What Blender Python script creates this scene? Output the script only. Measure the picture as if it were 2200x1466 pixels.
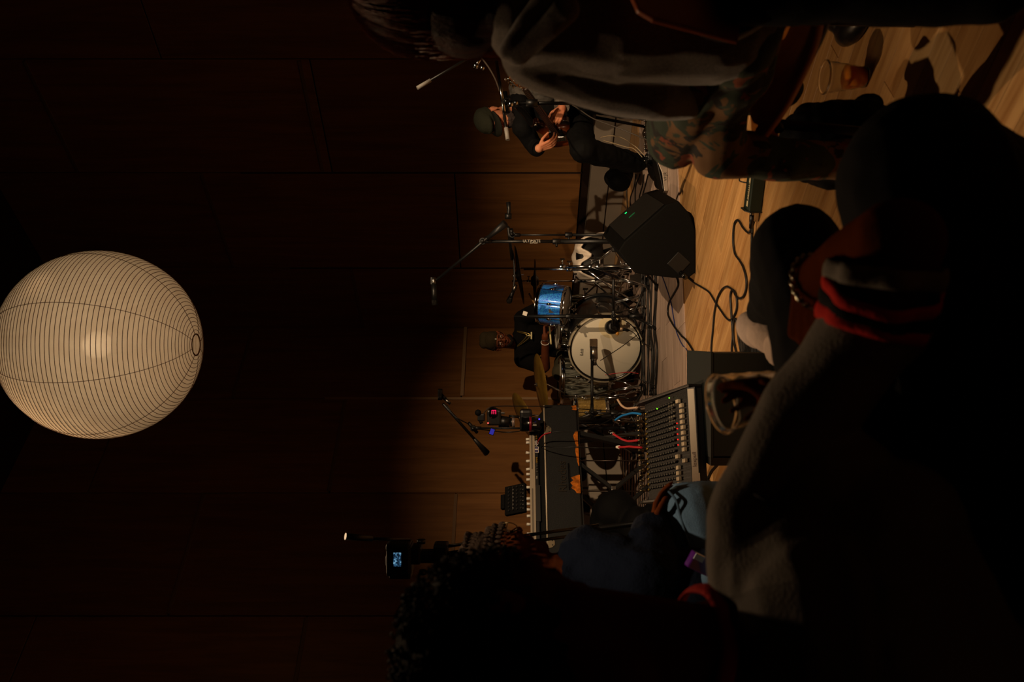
import bpy, bmesh, math, random
from mathutils import Vector as V, Matrix, noise as MN
random.seed(7)
S = bpy.context.scene
C = S.collection
for o in list(bpy.data.objects): bpy.data.objects.remove(o)
PI = math.pi
FPX = 28/36*2200            # focal length in pixels of the 2200 px wide frame
CAMH = 1.0                  # camera height

def P(px, py, d):           # a point of the room seen at pixel (px, py), d metres ahead
    return V(((733-py)/FPX*d, d, CAMH+(1100-px)/FPX*d))
def F(px, py, z=0.0):       # the point of the horizontal plane z seen there
    return P(px, py, (CAMH-z)*FPX/(px-1100))

# ---------------------------------------------------------------- camera (28 mm, turned on its side)
cam = bpy.data.cameras.new('camera'); co = bpy.data.objects.new('camera', cam); C.objects.link(co)
cam.lens = 28; cam.sensor_width = 36; cam.clip_start = .05; cam.clip_end = 60
co.matrix_world = Matrix(((0,1,0,0),(0,0,-1,0),(-1,0,0,CAMH),(0,0,0,1)))
cam.dof.use_dof = True; cam.dof.focus_distance = 5.0; cam.dof.aperture_fstop = 4.5
S.camera = co
# ---------------------------------------------------------------- world, lights, exposure
w = bpy.data.worlds.new('world'); S.world = w; w.use_nodes = True
w.node_tree.nodes['Background'].inputs[0].default_value = (1,.5,.25,1)
w.node_tree.nodes['Background'].inputs[1].default_value = .0007
S.view_settings.view_transform = 'Standard'; S.view_settings.look = 'None'
S.view_settings.exposure = 0; S.view_settings.gamma = 1; S.view_settings.use_curve_mapping = False
def spot(loc, aim, power, size, blend, col, rad=.04):
    l = bpy.data.lights.new('stage_or_fill_light', 'SPOT'); o = bpy.data.objects.new('stage_or_fill_light', l); C.objects.link(o)
    l.energy = power; l.spot_size = math.radians(size); l.spot_blend = blend; l.color = col; l.shadow_soft_size = rad
    o.location = loc; o.rotation_euler = (V(aim)-V(loc)).to_track_quat('-Z','Y').to_euler(); return o
WARM = (1,.70,.42)
spot((-.9,.5,3.7), (1.25,6.6,0), 520, 24, .9, (1,.70,.42), .03)
spot((-1.1,2.7,4.4), (.42,1.78,.5), 190, 12.5, .8, (1,.72,.46), .06)  # added narrow spot, no such fixture: lifts the chair seat and camouflage knees
spot((.3,.7,4.5), (-.40,2.3,.4), 420, 15, .8, (1,.82,.64), .08)  # added narrow spot that brightens the jeans, not a known fixture
spot((2.4,.2,3.5), (-.15,5.75,.0), 1050, 41, .75, WARM, .03)
spot((-1.6,4.3,4.6), (.8,2.9,0), 230, 58, .7, (1,.62,.33), .03)
spot((-.9,5.3,4.7), (.1,1.3,.7), 230, 74, 1, (1,.64,.36), .12)  # added wide soft fill for the seated people in front

# ---------------------------------------------------------------- colour and materials
def lin(c):
    if isinstance(c, str): c = [int(c[i:i+2],16)/255 for i in (0,2,4)]
    return tuple(x/12.92 if x<=.04045 else ((x+.055)/1.055)**2.4 for x in c)
MATS = {}
def mat(name, col, rough=.5, metal=0, bump=0, bscale=60, var=0, vscale=8, spec=.5, stretch=(1,1,1), emis=None, es=1, trans=0, coat=0, col2=None, ior=1.45, sheen=0):
    if name in MATS: return MATS[name]
    m = bpy.data.materials.new(name); m.use_nodes = True; N = m.node_tree.nodes; L = m.node_tree.links
    b = N['Principled BSDF']; c = lin(col)
    b.inputs['Base Color'].default_value = (*c,1); b.inputs['Roughness'].default_value = rough
    b.inputs['Metallic'].default_value = metal; b.inputs['Specular IOR Level'].default_value = spec
    b.inputs['Transmission Weight'].default_value = trans; b.inputs['IOR'].default_value = ior
    b.inputs['Coat Weight'].default_value = coat
    if rough>=.7 and metal==0: b.inputs['Specular IOR Level'].default_value = .15
    if sheen: b.inputs['Sheen Weight'].default_value = sheen; b.inputs['Sheen Roughness'].default_value = .6
    if emis: b.inputs['Emission Color'].default_value = (*lin(emis),1); b.inputs['Emission Strength'].default_value = es
    tc = N.new('ShaderNodeTexCoord'); mp = N.new('ShaderNodeMapping'); mp.inputs['Scale'].default_value = stretch
    L.new(tc.outputs['Object'], mp.inputs['Vector'])
    if var or col2:
        n = N.new('ShaderNodeTexNoise'); n.inputs['Scale'].default_value = vscale; n.inputs['Detail'].default_value = 5
        L.new(mp.outputs[0], n.inputs['Vector'])
        r = N.new('ShaderNodeValToRGB'); r.color_ramp.elements[0].position = .35; r.color_ramp.elements[1].position = .65
        a = lin(col2) if col2 else tuple(x*(1-var) for x in c)
        z = c if col2 else tuple(min(1,x*(1+var)) for x in c)
        r.color_ramp.elements[0].color = (*a,1); r.color_ramp.elements[1].color = (*z,1)
        L.new(n.outputs['Fac'], r.inputs[0]); L.new(r.outputs[0], b.inputs['Base Color'])
    if bump:
        n2 = N.new('ShaderNodeTexNoise'); n2.inputs['Scale'].default_value = bscale; n2.inputs['Detail'].default_value = 4
        L.new(mp.outputs[0], n2.inputs['Vector'])
        bp = N.new('ShaderNodeBump'); bp.inputs['Strength'].default_value = bump; bp.inputs['Distance'].default_value = .01
        L.new(n2.outputs['Fac'], bp.inputs['Height']); L.new(bp.outputs[0], b.inputs['Normal'])
    MATS[name] = m; return m
def wood(name, c1, c2, axis, rough=.5, gscale=3.0, dark=None, island=True):
    """plank / panel wood: long grain along `axis` (x, y or z of the object), tone changing piece by piece"""
    m = bpy.data.materials.new(name); m.use_nodes = True; N = m.node_tree.nodes; L = m.node_tree.links; b = N['Principled BSDF']
    b.inputs['Roughness'].default_value = rough; b.inputs['Specular IOR Level'].default_value = .35
    tc = N.new('ShaderNodeTexCoord'); gi = N.new('ShaderNodeNewGeometry'); mp = N.new('ShaderNodeMapping')
    sc = [gscale*9]*3; sc['xyz'.index(axis)] = gscale*.7; mp.inputs['Scale'].default_value = sc
    oi = N.new('ShaderNodeObjectInfo'); ad = N.new('ShaderNodeVectorMath'); ad.operation = 'MULTIPLY_ADD'
    cmb = N.new('ShaderNodeCombineXYZ')
    for i in range(3): L.new(oi.outputs['Random'], cmb.inputs[i])
    ad.inputs[1].default_value = (17,31,23); L.new(cmb.outputs[0], ad.inputs[0]); L.new(tc.outputs['Object'], ad.inputs[2])
    L.new(ad.outputs[0], mp.inputs['Vector'])
    n = N.new('ShaderNodeTexNoise'); n.inputs['Scale'].default_value = 1; n.inputs['Detail'].default_value = 6; n.inputs['Distortion'].default_value = .9
    L.new(mp.outputs[0], n.inputs['Vector'])
    wv = N.new('ShaderNodeTexNoise'); wv.inputs['Scale'].default_value = 4.5; wv.inputs['Detail'].default_value = 3
    L.new(mp.outputs[0], wv.inputs['Vector'])
    mx = N.new('ShaderNodeMath'); mx.operation = 'MULTIPLY_ADD'; mx.inputs[1].default_value = .45; L.new(wv.outputs['Fac'], mx.inputs[0]); L.new(n.outputs['Fac'], mx.inputs[2])
    r = N.new('ShaderNodeValToRGB'); e = r.color_ramp.elements; e[0].position = .5; e[1].position = .9
    e[0].color = (*lin(c2),1); e[1].color = (*lin(c1),1)
    if dark: x = e.new(.4); x.color = (*lin(dark),1)
    L.new(mx.outputs[0], r.inputs[0])
    hs = N.new('ShaderNodeHueSaturation'); ma = N.new('ShaderNodeMath'); ma.operation = 'MULTIPLY_ADD'; ma.inputs[1].default_value = .3; ma.inputs[2].default_value = .85
    L.new(oi.outputs['Random'], ma.inputs[0]); L.new(ma.outputs[0], hs.inputs['Value']); L.new(r.outputs[0], hs.inputs['Color']); L.new(hs.outputs[0], b.inputs['Base Color'])
    bp = N.new('ShaderNodeBump'); bp.inputs['Strength'].default_value = .12; bp.inputs['Distance'].default_value = .004; L.new(mx.outputs[0], bp.inputs['Height']); L.new(bp.outputs[0], b.inputs['Normal'])
    MATS[name] = m; return m

BLK = mat('black_plastic','0e0d0d',.5); BLKG = mat('black_gloss','070707',.22); BLKM = mat('black_powder_coat','0b0b0b',.42)
RUB = mat('black_rubber','0a0a0a',.75); CHR = mat('chrome','c9c9c9',.12,1); STEEL = mat('brushed_steel','8d8a86',.3,1)
BRASS = mat('cymbal_brass','8a6a2c',.35,.55,bump=.2,bscale=40,var=.25,vscale=9); BRASSD = mat('dark_cymbal','3a2c1c',.35,1,bump=.15,bscale=50)
CAB = mat('cable_black','0b0a0a',.5); GREY = mat('grey_grip','85807a',.6)
WHITE = mat('white_plastic','d8d2c6',.5)

# ---------------------------------------------------------------- mesh helpers
def wloc(o):
    p = V((0,0,0))
    while o: p += o.location; o = o.parent
    return p
class MB:
    def __init__(s): s.v=[]; s.f=[]; s.sm=[]
    def add(s, vs, fs, sm=True):
        n=len(s.v); s.v += [V(x) for x in vs]; s.f += [[i+n for i in f] for f in fs]; s.sm += [sm]*len(fs); return s
    def box(s, c, size, R=None, sm=False):
        c=V(c); h=[x/2 for x in size]; R=R or Matrix.Identity(3)
        vs=[c+R@V((sx*h[0],sy*h[1],sz*h[2])) for sx in(-1,1) for sy in(-1,1) for sz in(-1,1)]
        return s.add(vs,[(0,1,3,2),(4,6,7,5),(0,4,5,1),(2,3,7,6),(0,2,6,4),(1,5,7,3)],sm)
    def cyl(s, a, b, r, r2=None, n=14, cap=True):
        a=V(a); b=V(b); r2=r if r2 is None else r2; d=(b-a); 
        if d.length<1e-6: return s
        q=d.to_track_quat('Z','Y').to_matrix(); m=len(s.v)
        ring=[q@V((math.cos(2*PI*i/n),math.sin(2*PI*i/n),0)) for i in range(n)]
        s.add([a+x*r for x in ring]+[b+x*r2 for x in ring],[(i,(i+1)%n,n+(i+1)%n,n+i) for i in range(n)],True)
        if cap: s.f += [[m+i for i in range(n)][::-1],[m+n+i for i in range(n)]]; s.sm += [False,False]
        return s
    def lathe(s, c, axis, prof, n=32, up=None):      # prof: (radius, height along axis)
        c=V(c); q=V(axis).normalized().to_track_quat('Z','Y').to_matrix(); vs=[]; fs=[]
        for r,h in prof: vs += [c+q@V((r*math.cos(2*PI*i/n),r*math.sin(2*PI*i/n),h)) for i in range(n)]
        for k in range(len(prof)-1): fs += [(k*n+i,k*n+(i+1)%n,(k+1)*n+(i+1)%n,(k+1)*n+i) for i in range(n)]
        return s.add(vs,fs)
    def ell(s, c, r, R=None, n=16, m=10):
        c=V(c); r=(r,r,r) if isinstance(r,(int,float)) else r; R=R or Matrix.Identity(3); vs=[c+R@V((0,0,r[2]))]
        for j in range(1,m):
            t=PI*j/m
            for i in range(n): a=2*PI*i/n; vs.append(c+R@V((r[0]*math.sin(t)*math.cos(a),r[1]*math.sin(t)*math.sin(a),r[2]*math.cos(t))))
        vs.append(c-R@V((0,0,r[2]))); fs=[(0,1+i,1+(i+1)%n) for i in range(n)]
        for j in range(m-2): fs += [(1+j*n+i,1+(j+1)*n+i,1+(j+1)*n+(i+1)%n,1+j*n+(i+1)%n) for i in range(n)]
        L=len(vs)-1; fs += [(L,1+(m-2)*n+(i+1)%n,1+(m-2)*n+i) for i in range(n)]
        return s.add(vs,fs)
    def cap(s, a, r, b, r2=None, n=14):      # tapered capsule
        r2=r if r2 is None else r2; s.ell(a,r,n=n,m=8); s.ell(b,r2,n=n,m=8); return s.cyl(a,b,r,r2,n)
    def tube(s, pts, r, n=8, closed=False, taper=None):
        pts=[V(p) for p in pts]; m=len(pts); base=len(s.v); up=V((0,0,1)); prev=None
        for k,p in enumerate(pts):
            if closed: t=(pts[(k+1)%m]-pts[k-1])
            else: t=(pts[min(k+1,m-1)]-pts[max(k-1,0)])
            t=t.normalized() if t.length>1e-9 else V((0,0,1))
            if prev is None:
                x=t.cross(up); x=x if x.length>1e-3 else t.cross(V((1,0,0))); x.normalize()
            else: x=(prev-t*prev.dot(t)); x=x.normalized() if x.length>1e-6 else t.orthogonal().normalized()
            prev=x; y=t.cross(x); rr=r if taper is None else r*taper(k/(m-1))
            s.v += [p+x*rr*math.cos(2*PI*i/n)+y*rr*math.sin(2*PI*i/n) for i in range(n)]
        for k in range(m if closed else m-1):
            k2=(k+1)%m
            for i in range(n): s.f.append([base+k*n+i,base+k*n+(i+1)%n,base+k2*n+(i+1)%n,base+k2*n+i]); s.sm.append(True)
        if not closed: s.f += [[base+i for i in range(n)][::-1],[base+(m-1)*n+i for i in range(n)]]; s.sm += [False,False]
        return s
    def prism(s, poly, off):          # planar polygon pushed along off
        n=len(poly); off=V(off); p=[V(x) for x in poly]
        return s.add(p+[x+off for x in p],[tuple(range(n))[::-1],tuple(range(n,2*n))]+[(i,(i+1)%n,n+(i+1)%n,n+i) for i in range(n)],False)
    def build(s, name, m, parent=None, bevel=0, seg=2, **kw):
        off=wloc(parent) if parent else V((0,0,0))
        me=bpy.data.meshes.new(name); me.from_pydata([v-off for v in s.v],[],s.f)
        me.polygons.foreach_set('use_smooth',s.sm)
        bm=bmesh.new(); bm.from_mesh(me); bmesh.ops.recalc_face_normals(bm,faces=bm.faces)
        if bevel:
            ed=[e for e in bm.edges if len(e.link_faces)==2 and e.calc_face_angle(0)>.5]
            bmesh.ops.bevel(bm,geom=ed,offset=bevel,segments=seg,profile=.6,affect='EDGES',clamp_overlap=True)
        bm.to_mesh(me); bm.free(); me.materials.append(m); me.update()
        o=bpy.data.objects.new(name,me); C.objects.link(o)
        if parent: o.parent=parent
        else:                                    # put the origin at the base of the mesh
            b=[v.co for v in me.vertices]; c=V((sum(v.x for v in b)/len(b),sum(v.y for v in b)/len(b),min(v.z for v in b)))
            me.transform(Matrix.Translation(-c)); o.location=c
        for k,x in kw.items(): o[k]=x
        return o
def thing(name, label, cat, loc, group=None):
    o=bpy.data.objects.new(name,None); C.objects.link(o); o.location=V(loc); o['label']=label; o['category']=cat; o.empty_display_size=.1
    if group: o['group']=group
    return o
def tag(o, label, cat, group=None):
    o['label']=label; o['category']=cat
    if group: o['group']=group
    return o
def struct(o): o['kind']='structure'; return o
def catmull(pts, sub=8, closed=False):
    pts=[V(p) for p in pts]; out=[]; n=len(pts)
    for i in range(n if closed else n-1):
        g=(lambda k: pts[k%n]) if closed else (lambda k: pts[max(0,min(n-1,k))])
        a,b,c,d=g(i-1),g(i),g(i+1),g(i+2)
        for j in range(sub):
            t=j/sub; out.append(.5*((2*b)+(c-a)*t+(2*a-5*b+4*c-d)*t*t+(3*b-a-3*c+d)*t**3))
    if not closed: out.append(pts[-1])
    return out
def frame(f, u=(0,0,1)):       # matrix with columns right, forward, up
    f=V(f).normalized(); r=f.cross(V(u)).normalized(); return Matrix((r,f,r.cross(f))).transposed()
def text(s, name, size, origin, right, up, m, parent, depth=.0004, align='CENTER'):
    cu=bpy.data.curves.new(name,'FONT'); cu.body=s; cu.size=size; cu.extrude=depth; cu.align_x=align; cu.align_y='CENTER'; cu.resolution_u=3
    t=bpy.data.objects.new(name+'_src',cu); C.objects.link(t); dg=bpy.context.evaluated_depsgraph_get()
    me=bpy.data.meshes.new_from_object(t.evaluated_get(dg)); bpy.data.objects.remove(t); bpy.data.curves.remove(cu)
    r=V(right).normalized(); n=r.cross(V(up)).normalized(); u=n.cross(r); R=Matrix((r,u,n)).transposed().to_4x4(); R.translation=V(origin)-wloc(parent)
    me.transform(R); me.name=name; me.materials.clear(); me.materials.append(m)
    o=bpy.data.objects.new(name,me); C.objects.link(o); o.parent=parent; return o
def blob(mb, name, m, parent, voxel=.006, smooth=6, disp=0, dscale=8, fold=None, col=None, dirn=None):
    """one continuous surface around overlapping shapes"""
    me=bpy.data.meshes.new('t'); me.from_pydata(mb.v,[],mb.f); o=bpy.data.objects.new('t',me); C.objects.link(o)
    a=o.modifiers.new('r','REMESH'); a.mode='VOXEL'; a.voxel_size=voxel
    if smooth: b=o.modifiers.new('s','SMOOTH'); b.iterations=smooth; b.factor=.5
    dg=bpy.context.evaluated_depsgraph_get(); dg.update(); me2=bpy.data.meshes.new_from_object(o.evaluated_get(dg))
    bpy.data.objects.remove(o); bpy.data.meshes.remove(me)
    if disp or fold:
        nn=[v.normal.copy() for v in me2.vertices]
        for v,n in zip(me2.vertices,nn):
            p=v.co.copy(); q=p.copy()
            if dirn: q=q-V(dirn)*(q.dot(V(dirn))*.75)
            k=MN.noise(q*dscale)+.5*MN.noise(q*dscale*2.3+V((7,3,1)))
            v.co=p+n*(disp*(k if not fold else (1-abs(k)*2.6)*.6))
    off=wloc(parent) if parent else V((0,0,0)); me2.transform(Matrix.Translation(-off))
    me2.polygons.foreach_set('use_smooth',[True]*len(me2.polygons)); me2.materials.clear(); me2.materials.append(m); me2.name=name
    q=bpy.data.objects.new(name,me2); C.objects.link(q)
    if parent: q.parent=parent
    return q
def dup(o, delta, parent=None, label=None):
    c=o.copy(); C.objects.link(c)
    if parent: c.parent=parent
    c.location=o.location+V(delta)
    if label: c['label']=label
    for ch in o.children:
        d=ch.copy(); C.objects.link(d); d.parent=c
        for g in ch.children: e=g.copy(); C.objects.link(e); e.parent=d
    return c

# ================================================================ THE ROOM
U1=V((.67,-.742,0)).normalized(); U2=V((-.742,-.67,0)).normalized()   # along right wall / left wall, away from the corner
COR=V((.14,8.55,0)); N1=V((U1.y,-U1.x,0)); N1=N1 if N1.dot(V((0,0,0))-COR)>0 else -N1
N2=V((U2.y,-U2.x,0)); N2=N2 if N2.dot(V((0,0,0))-COR)>0 else -N2
HC=5.62
oakf=wood('light_oak_floor','c49a64','9c6f3f','x',.34,2.2,dark='74542f'); concrete=mat('subfloor','8a6a45',.6)
floor=struct(MB().box((0,3.2,-.03),(13,13.5,.04)).build('floor',concrete))
A=math.atan2(-U1.y,-U1.x)      # floor boards run parallel to the right wall
Rz=Matrix.Rotation(A,3,'Z'); nv=Rz@V((0,1,0)); tv=Rz@V((1,0,0))
if nv.dot(V((0,1,0)))<0: nv=-nv
pw=.0825; base=1.871; lens=[1.2,1.45,1.7,1.95]; rows=[]
for i in range(-48,62):
    n0=base+i*pw; t=-6.6+random.uniform(-1.1,0)
    while t<6.5:
        L_=random.choice(lens); c=nv*(n0+pw/2)+tv*(t+L_/2); rows.append((c,L_)); t+=L_
def unseen(r):
    c,L_=r; q=[c+tv*(L_*f) for f in (-.5,-.25,0,.25,.5)]
    vis=[p for p in q if 1.45<p.y<5.0 and abs(p.x)<.44*p.y+.05]
    return (0 if vis else 1, c.y)
rows.sort(key=unseen); pm={}
for c,L_ in rows[:298]:
    if L_ not in pm:
        o=MB().box((0,0,0),(L_-.0012,pw-.0014,.01)).build('plank',oakf,None,bevel=.0009,seg=1); pm[L_]=o.data; bpy.data.objects.remove(o)
    o=bpy.data.objects.new('plank',pm[L_]); C.objects.link(o); o.parent=floor
    o.location=V((c.x,c.y,-.0101))-wloc(floor); o.rotation_euler=(0,0,A)
mb=MB()                         # the boards beyond, joined
for c,L_ in rows[298:]:
    if abs(c.x)<6.4 and -3.5<c.y<9.9: mb.box(V((c.x,c.y,-.0051)),(L_-.0012,pw-.0014,.01),Rz)
mb.build('outer_planks',wood('light_oak_outer','c49a64','9c6f3f','x',.34,2.2,dark='74542f'),floor,kind='stuff')

panel=wood('wall_panel_laminate','77502a','5f3d1d','z',.45,1.1)
dark=mat('wall_backing','20140c',.8); plinth=mat('painted_plinth','8f8477',.6,var=.06,vscale=5); rail=mat('grey_rail','6d655a',.5)
def wall(side, U, N, seams, levels, skew=False):
    R=Matrix((U,N,V((0,0,1)))).transposed()
    Lw=7.2; w_=struct(MB().box(COR+U*(Lw/2)-N*.07+V((0,0,HC/2)),(Lw,.1,HC),R).build('wall_'+side,dark))
    b=struct(MB().box(COR+U*(Lw/2)+N*.02+V((0,0,.155)),(Lw,.1,.31),R).build('baseboard_'+side,plinth,None,bevel=.003,seg=1))
    MB().box(COR+U*(Lw/2)+N*.072+V((0,0,.145)),(Lw,.008,.008),R).build('groove',dark,b)
    for i in range(len(seams)-1):
        a,c=seams[i],seams[i+1]; zz=[.385]+levels[i%2]+[HC]
        for z0,z1 in zip(zz,zz[1:]):
            MB().box(COR+U*((a+c)/2)-N*.008+V((0,0,(z0+z1)/2)),(c-a-.008,.03,z1-z0-.012),R).build('wall_panel',panel,w_,bevel=.0015,seg=1)
    # slim light trims that cap the lower panels
    return w_,R
s1=[.004,.879,2.02,3.10,4.2,5.3,6.4,7.2]; s2=[.004,.966,2.04,3.18,4.3,5.4,6.5,7.2]
wall('right',U1,N1,s1,[[2.59,4.83],[1.51,3.75]]); wall('left',U2,N2,s2,[[1.505,3.77],[2.65,4.83]])
struct(MB().box((0,3.2,HC+.05),(13,13.5,.1)).build('ceiling',mat('ceiling_board','2a1c12',.8)))
# a pale cable trunking strip under the seam of the lit left panel, and above it the vertical one
R2=Matrix((U2,N2,V((0,0,1)))).transposed()
struct(MB().box(COR+U2*.47+N2*.016+V((0,0,1.497)),(.93,.02,.035),R2).build('trim_1',mat('pale_trim','8c6f50',.55),None,bevel=.003,seg=1))
struct(MB().box(COR+U2*.966+N2*.012+V((0,0,1.62)),(.028,.012,2.47),R2).build('trim_2',MATS['pale_trim'],None,bevel=.003,seg=1))
R1=Matrix((U1,N1,V((0,0,1)))).transposed()
for i,(t,z0,z1) in enumerate([(.879,.385,3.2),(2.02,.385,3.4)]):
    struct(MB().box(COR+U1*t+N1*.007+V((0,0,(z0+z1)/2)),(.016,.006,z1-z0),R1).build('trim_%d'%(i+3),mat('dark_trim','1d0f08',.6)))

for i,(U,N_,t0,t1,z) in enumerate([(U1,N1,.879,2.02,3.75),(U1,N1,2.02,3.10,2.67),(U1,N1,2.02,3.10,4.83),(U1,N1,.0,.879,2.59),(U2,N2,.966,2.04,2.65),(U2,N2,.0,.966,3.77),(U2,N2,2.04,3.18,3.77),(U2,N2,2.04,3.18,1.505),(U2,N2,3.18,4.3,2.65)]):
    Rq=Matrix((U,N_,V((0,0,1)))).transposed(); struct(MB().box(COR+U*((t0+t1)/2)+N_*.011+V((0,0,z)),(t1-t0-.03,.01,.03),Rq).build('trim_%d'%(i+5),mat('joint_trim','62472c',.6),None,bevel=.002,seg=1))
# stage mat of grey wood-look vinyl
vin=wood('grey_vinyl_boards','b8a091','937e70','x',.5,2.0,dark='6c5a4e')
fr=[V((-2.35,4.05,0)),V((1.9,4.95,0))]; f0=V((-.098,4.55,0)); f1=V((1.05,4.79,0)); dm=(f1-f0).normalized(); am=math.atan2(dm.y,dm.x); nm=V((-dm.y,dm.x,0))
stage=thing('stage_mat','grey wood-look floor mat laid under the drum kit and keyboards','mat',f0+nm*.6)
for i in range(14):
    n0=i*.185; c0=-3.2 if i<11 else -1.6; c1=2.3-(0 if i<4 else (i-4)*.12)
    t=c0-random.uniform(0,.6)
    while t<c1:
        L_=min(.65,c1-t+.01)
        if L_>.1: 
            c=f0+dm*(t+L_/2)+nm*(n0+.0925)
            # keep inside the room
            ends=[c+dm*(L_/2*q)+nm*(.092*r)-COR for q in (-1,1) for r in (-1,1)]
            if all(e.dot(N1)>.08 and e.dot(N2)>.08 for e in ends):
                MB().box(c+V((0,0,.003)),(L_-.0015,.1838,.006),Matrix.Rotation(am,3,'Z')).build('plank',vin,stage,bevel=.0008,seg=1)
        t+=.65
ZM=.006

# ================================================================ PAPER LANTERN
DL=4.2; LC=P(222,742,DL); LC.x=P(222,741,DL).x; LR=.492
pap=bpy.data.materials.new('washi_paper'); pap.use_nodes=True; N=pap.node_tree.nodes; L=pap.node_tree.links
for n in list(N): N.remove(n)
out=N.new('ShaderNodeOutputMaterial'); df=N.new('ShaderNodeBsdfDiffuse'); tr=N.new('ShaderNodeBsdfTranslucent'); mx=N.new('ShaderNodeMixShader'); em=N.new('ShaderNodeEmission'); ads=N.new('ShaderNodeAddShader')
tc=N.new('ShaderNodeTexCoord'); nz=N.new('ShaderNodeTexNoise'); nz.inputs['Scale'].default_value=14; nz.inputs['Detail'].default_value=6; rp=N.new('ShaderNodeValToRGB')
rp.color_ramp.elements[0].color=(.62,.50,.36,1); rp.color_ramp.elements[1].color=(.80,.70,.55,1); L.new(tc.outputs['Object'],nz.inputs['Vector']); L.new(nz.outputs['Fac'],rp.inputs[0])
L.new(rp.outputs[0],df.inputs[0]); lw=N.new('ShaderNodeLayerWeight'); lw.inputs[0].default_value=.5; lm=N.new('ShaderNodeMapRange'); lm.inputs[1].default_value=0; lm.inputs[2].default_value=1; lm.inputs[3].default_value=1.0; lm.inputs[4].default_value=.45; L.new(lw.outputs['Facing'],lm.inputs[0]); vm0=N.new('ShaderNodeVectorMath'); vm0.operation='SCALE'; L.new(rp.outputs[0],vm0.inputs[0]); L.new(lm.outputs[0],vm0.inputs['Scale']); L.new(vm0.outputs[0],tr.inputs[0]); mx.inputs[0].default_value=.55  # translucent colour dims toward the rim: limb shading put into the paper
L.new(df.outputs[0],mx.inputs[1]); L.new(tr.outputs[0],mx.inputs[2]); rf=N.new('ShaderNodeBsdfRefraction'); rf.inputs['IOR'].default_value=1.01; rf.inputs['Roughness'].default_value=.85; m3=N.new('ShaderNodeMixShader'); m3.inputs[0].default_value=.01; L.new(rp.outputs[0],rf.inputs[0]); L.new(mx.outputs[0],m3.inputs[1]); L.new(rf.outputs[0],m3.inputs[2]); L.new(m3.outputs[0],out.inputs['Surface'])
lan=thing('paper_lantern','large round white paper lantern with thin bamboo ribs hanging above the stage','lantern',LC-V((0,0,LR)))
prof=[]; NR=64; th0=.115
for j in range(NR*2+1):
    t=th0+(PI-2*th0)*j/(NR*2); rr=LR*(1-.004*(1 if j%2 else -1)); prof.append((rr*math.sin(t),-rr*math.cos(t)))
MB().lathe(LC,(0,0,1),prof,96).build('paper_shade',pap,lan)
rib=mat('bamboo_rib','5a3d22',.7); mb=MB()
for j in range(NR+1):
    t=th0+(PI-2*th0)*j/NR; a=LR*1.0035; mb.tube([LC+V((a*math.sin(t)*math.cos(q*PI/36),a*math.sin(t)*math.sin(q*PI/36),-a*math.cos(t))) for q in range(72)],.0016,5,True)
mb.build('bamboo_rib',rib,lan,kind='stuff')
for q in range(8):
    a=q*PI/4+.42; MB().tube([LC+V((math.sin(t)*math.cos(a),math.sin(t)*math.sin(a),-math.cos(t)))*LR*1.006 for t in [th0+(PI-2*th0)*j/40 for j in range(41)]],.0014,5).build('seam_thread',rib,lan)
for s_ in (-1,1): MB().tube([LC+V((LR*math.sin(th0)*math.cos(i*PI/24),LR*math.sin(th0)*math.sin(i*PI/24),s_*LR*math.cos(th0))) for i in range(48)],.004,8,True).build('wire_ring',rib,lan)
bulb=mat('lit_bulb','ffffff',.3,emis='ffd9a0',es=3)
MB().ell(LC+V((0,0,.06)),(.045,.045,.055)).cyl(LC+V((0,0,.1)),LC+V((0,0,.16)),.018).build('bulb',bulb,lan)
MB().cyl(LC+V((0,0,.16)),V((LC.x,LC.y,HC)),.003).build('cord',CAB,lan)
pl=bpy.data.lights.new('lantern_light','POINT'); plo=bpy.data.objects.new('lantern_light',pl); C.objects.link(plo); plo.location=LC+V((0,-.1,-.02)); pl.energy=3.9; pl.color=(1,.80,.57); pl.shadow_soft_size=.07
# ================================================================ DRUM KIT
def hoop(mb,c,ax,R,r=.006,n=48):
    q=V(ax).normalized().to_track_quat('Z','Y').to_matrix(); return mb.tube([V(c)+q@V((R*math.cos(2*PI*i/n),R*math.sin(2*PI*i/n),0)) for i in range(n)],r,8,True)
def drum(name,label,c,ax,R,h,shell,head,nl,hoopm=CHR,hr=.006,flange=.012,group=None,tri=False):
    """c: centre of the top head, ax: out of the top head"""
    ax=V(ax).normalized(); c=V(c); q=ax.to_track_quat('Z','Y').to_matrix()
    t=thing(name,label,'drum',c-ax*h)
    MB().lathe(c,ax,[(R,-.004),(R,-h+.004)],64).build('shell',shell,t)
    MB().lathe(c,ax,[(0,.004),(R*.9,.004),(R*1.0,.001),(R*1.015,-.006)],48).build('batter_head',head,t)
    MB().lathe(c-ax*h,-ax,[(0,.003),(R*1.0,.001),(R*1.015,-.006)],48).build('resonant_head',head,t)
    for s_ in (0,1):
        cc=c-ax*(h*s_)+ax*(.004 if s_==0 else -.004); sg=1 if s_==0 else -1
        m=MB().lathe(cc,ax*sg,[(R*1.035,flange),(R*1.02,flange+.002),(R*1.02,-flange),(R*1.05,-flange-.002),(R*1.05,-flange+.003),(R*1.03,-flange+.003),(R*1.035,flange)],64)
        m.build('hoop',hoopm,t)
    for i in range(nl):
        a=2*PI*(i+.5)/nl; d=q@V((math.cos(a),math.sin(a),0)); rr=R*1.045
        l=MB(); 
        l.cyl(c+d*rr+ax*.012,c+d*rr-ax*(h+.012),.0028,n=8)
        l.build('tension_rod',CHR,t)
        for z in ((.3,.7) if h>.2 else (.5,)): MB().ell(c+d*(R+.012)-ax*(h*z),(.011,.011,.02),q,12,8).build('lug',CHR,t)
    return t,q
headm=mat('drum_head_white','d6cfbf',.55,var=.04,vscale=3)
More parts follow.
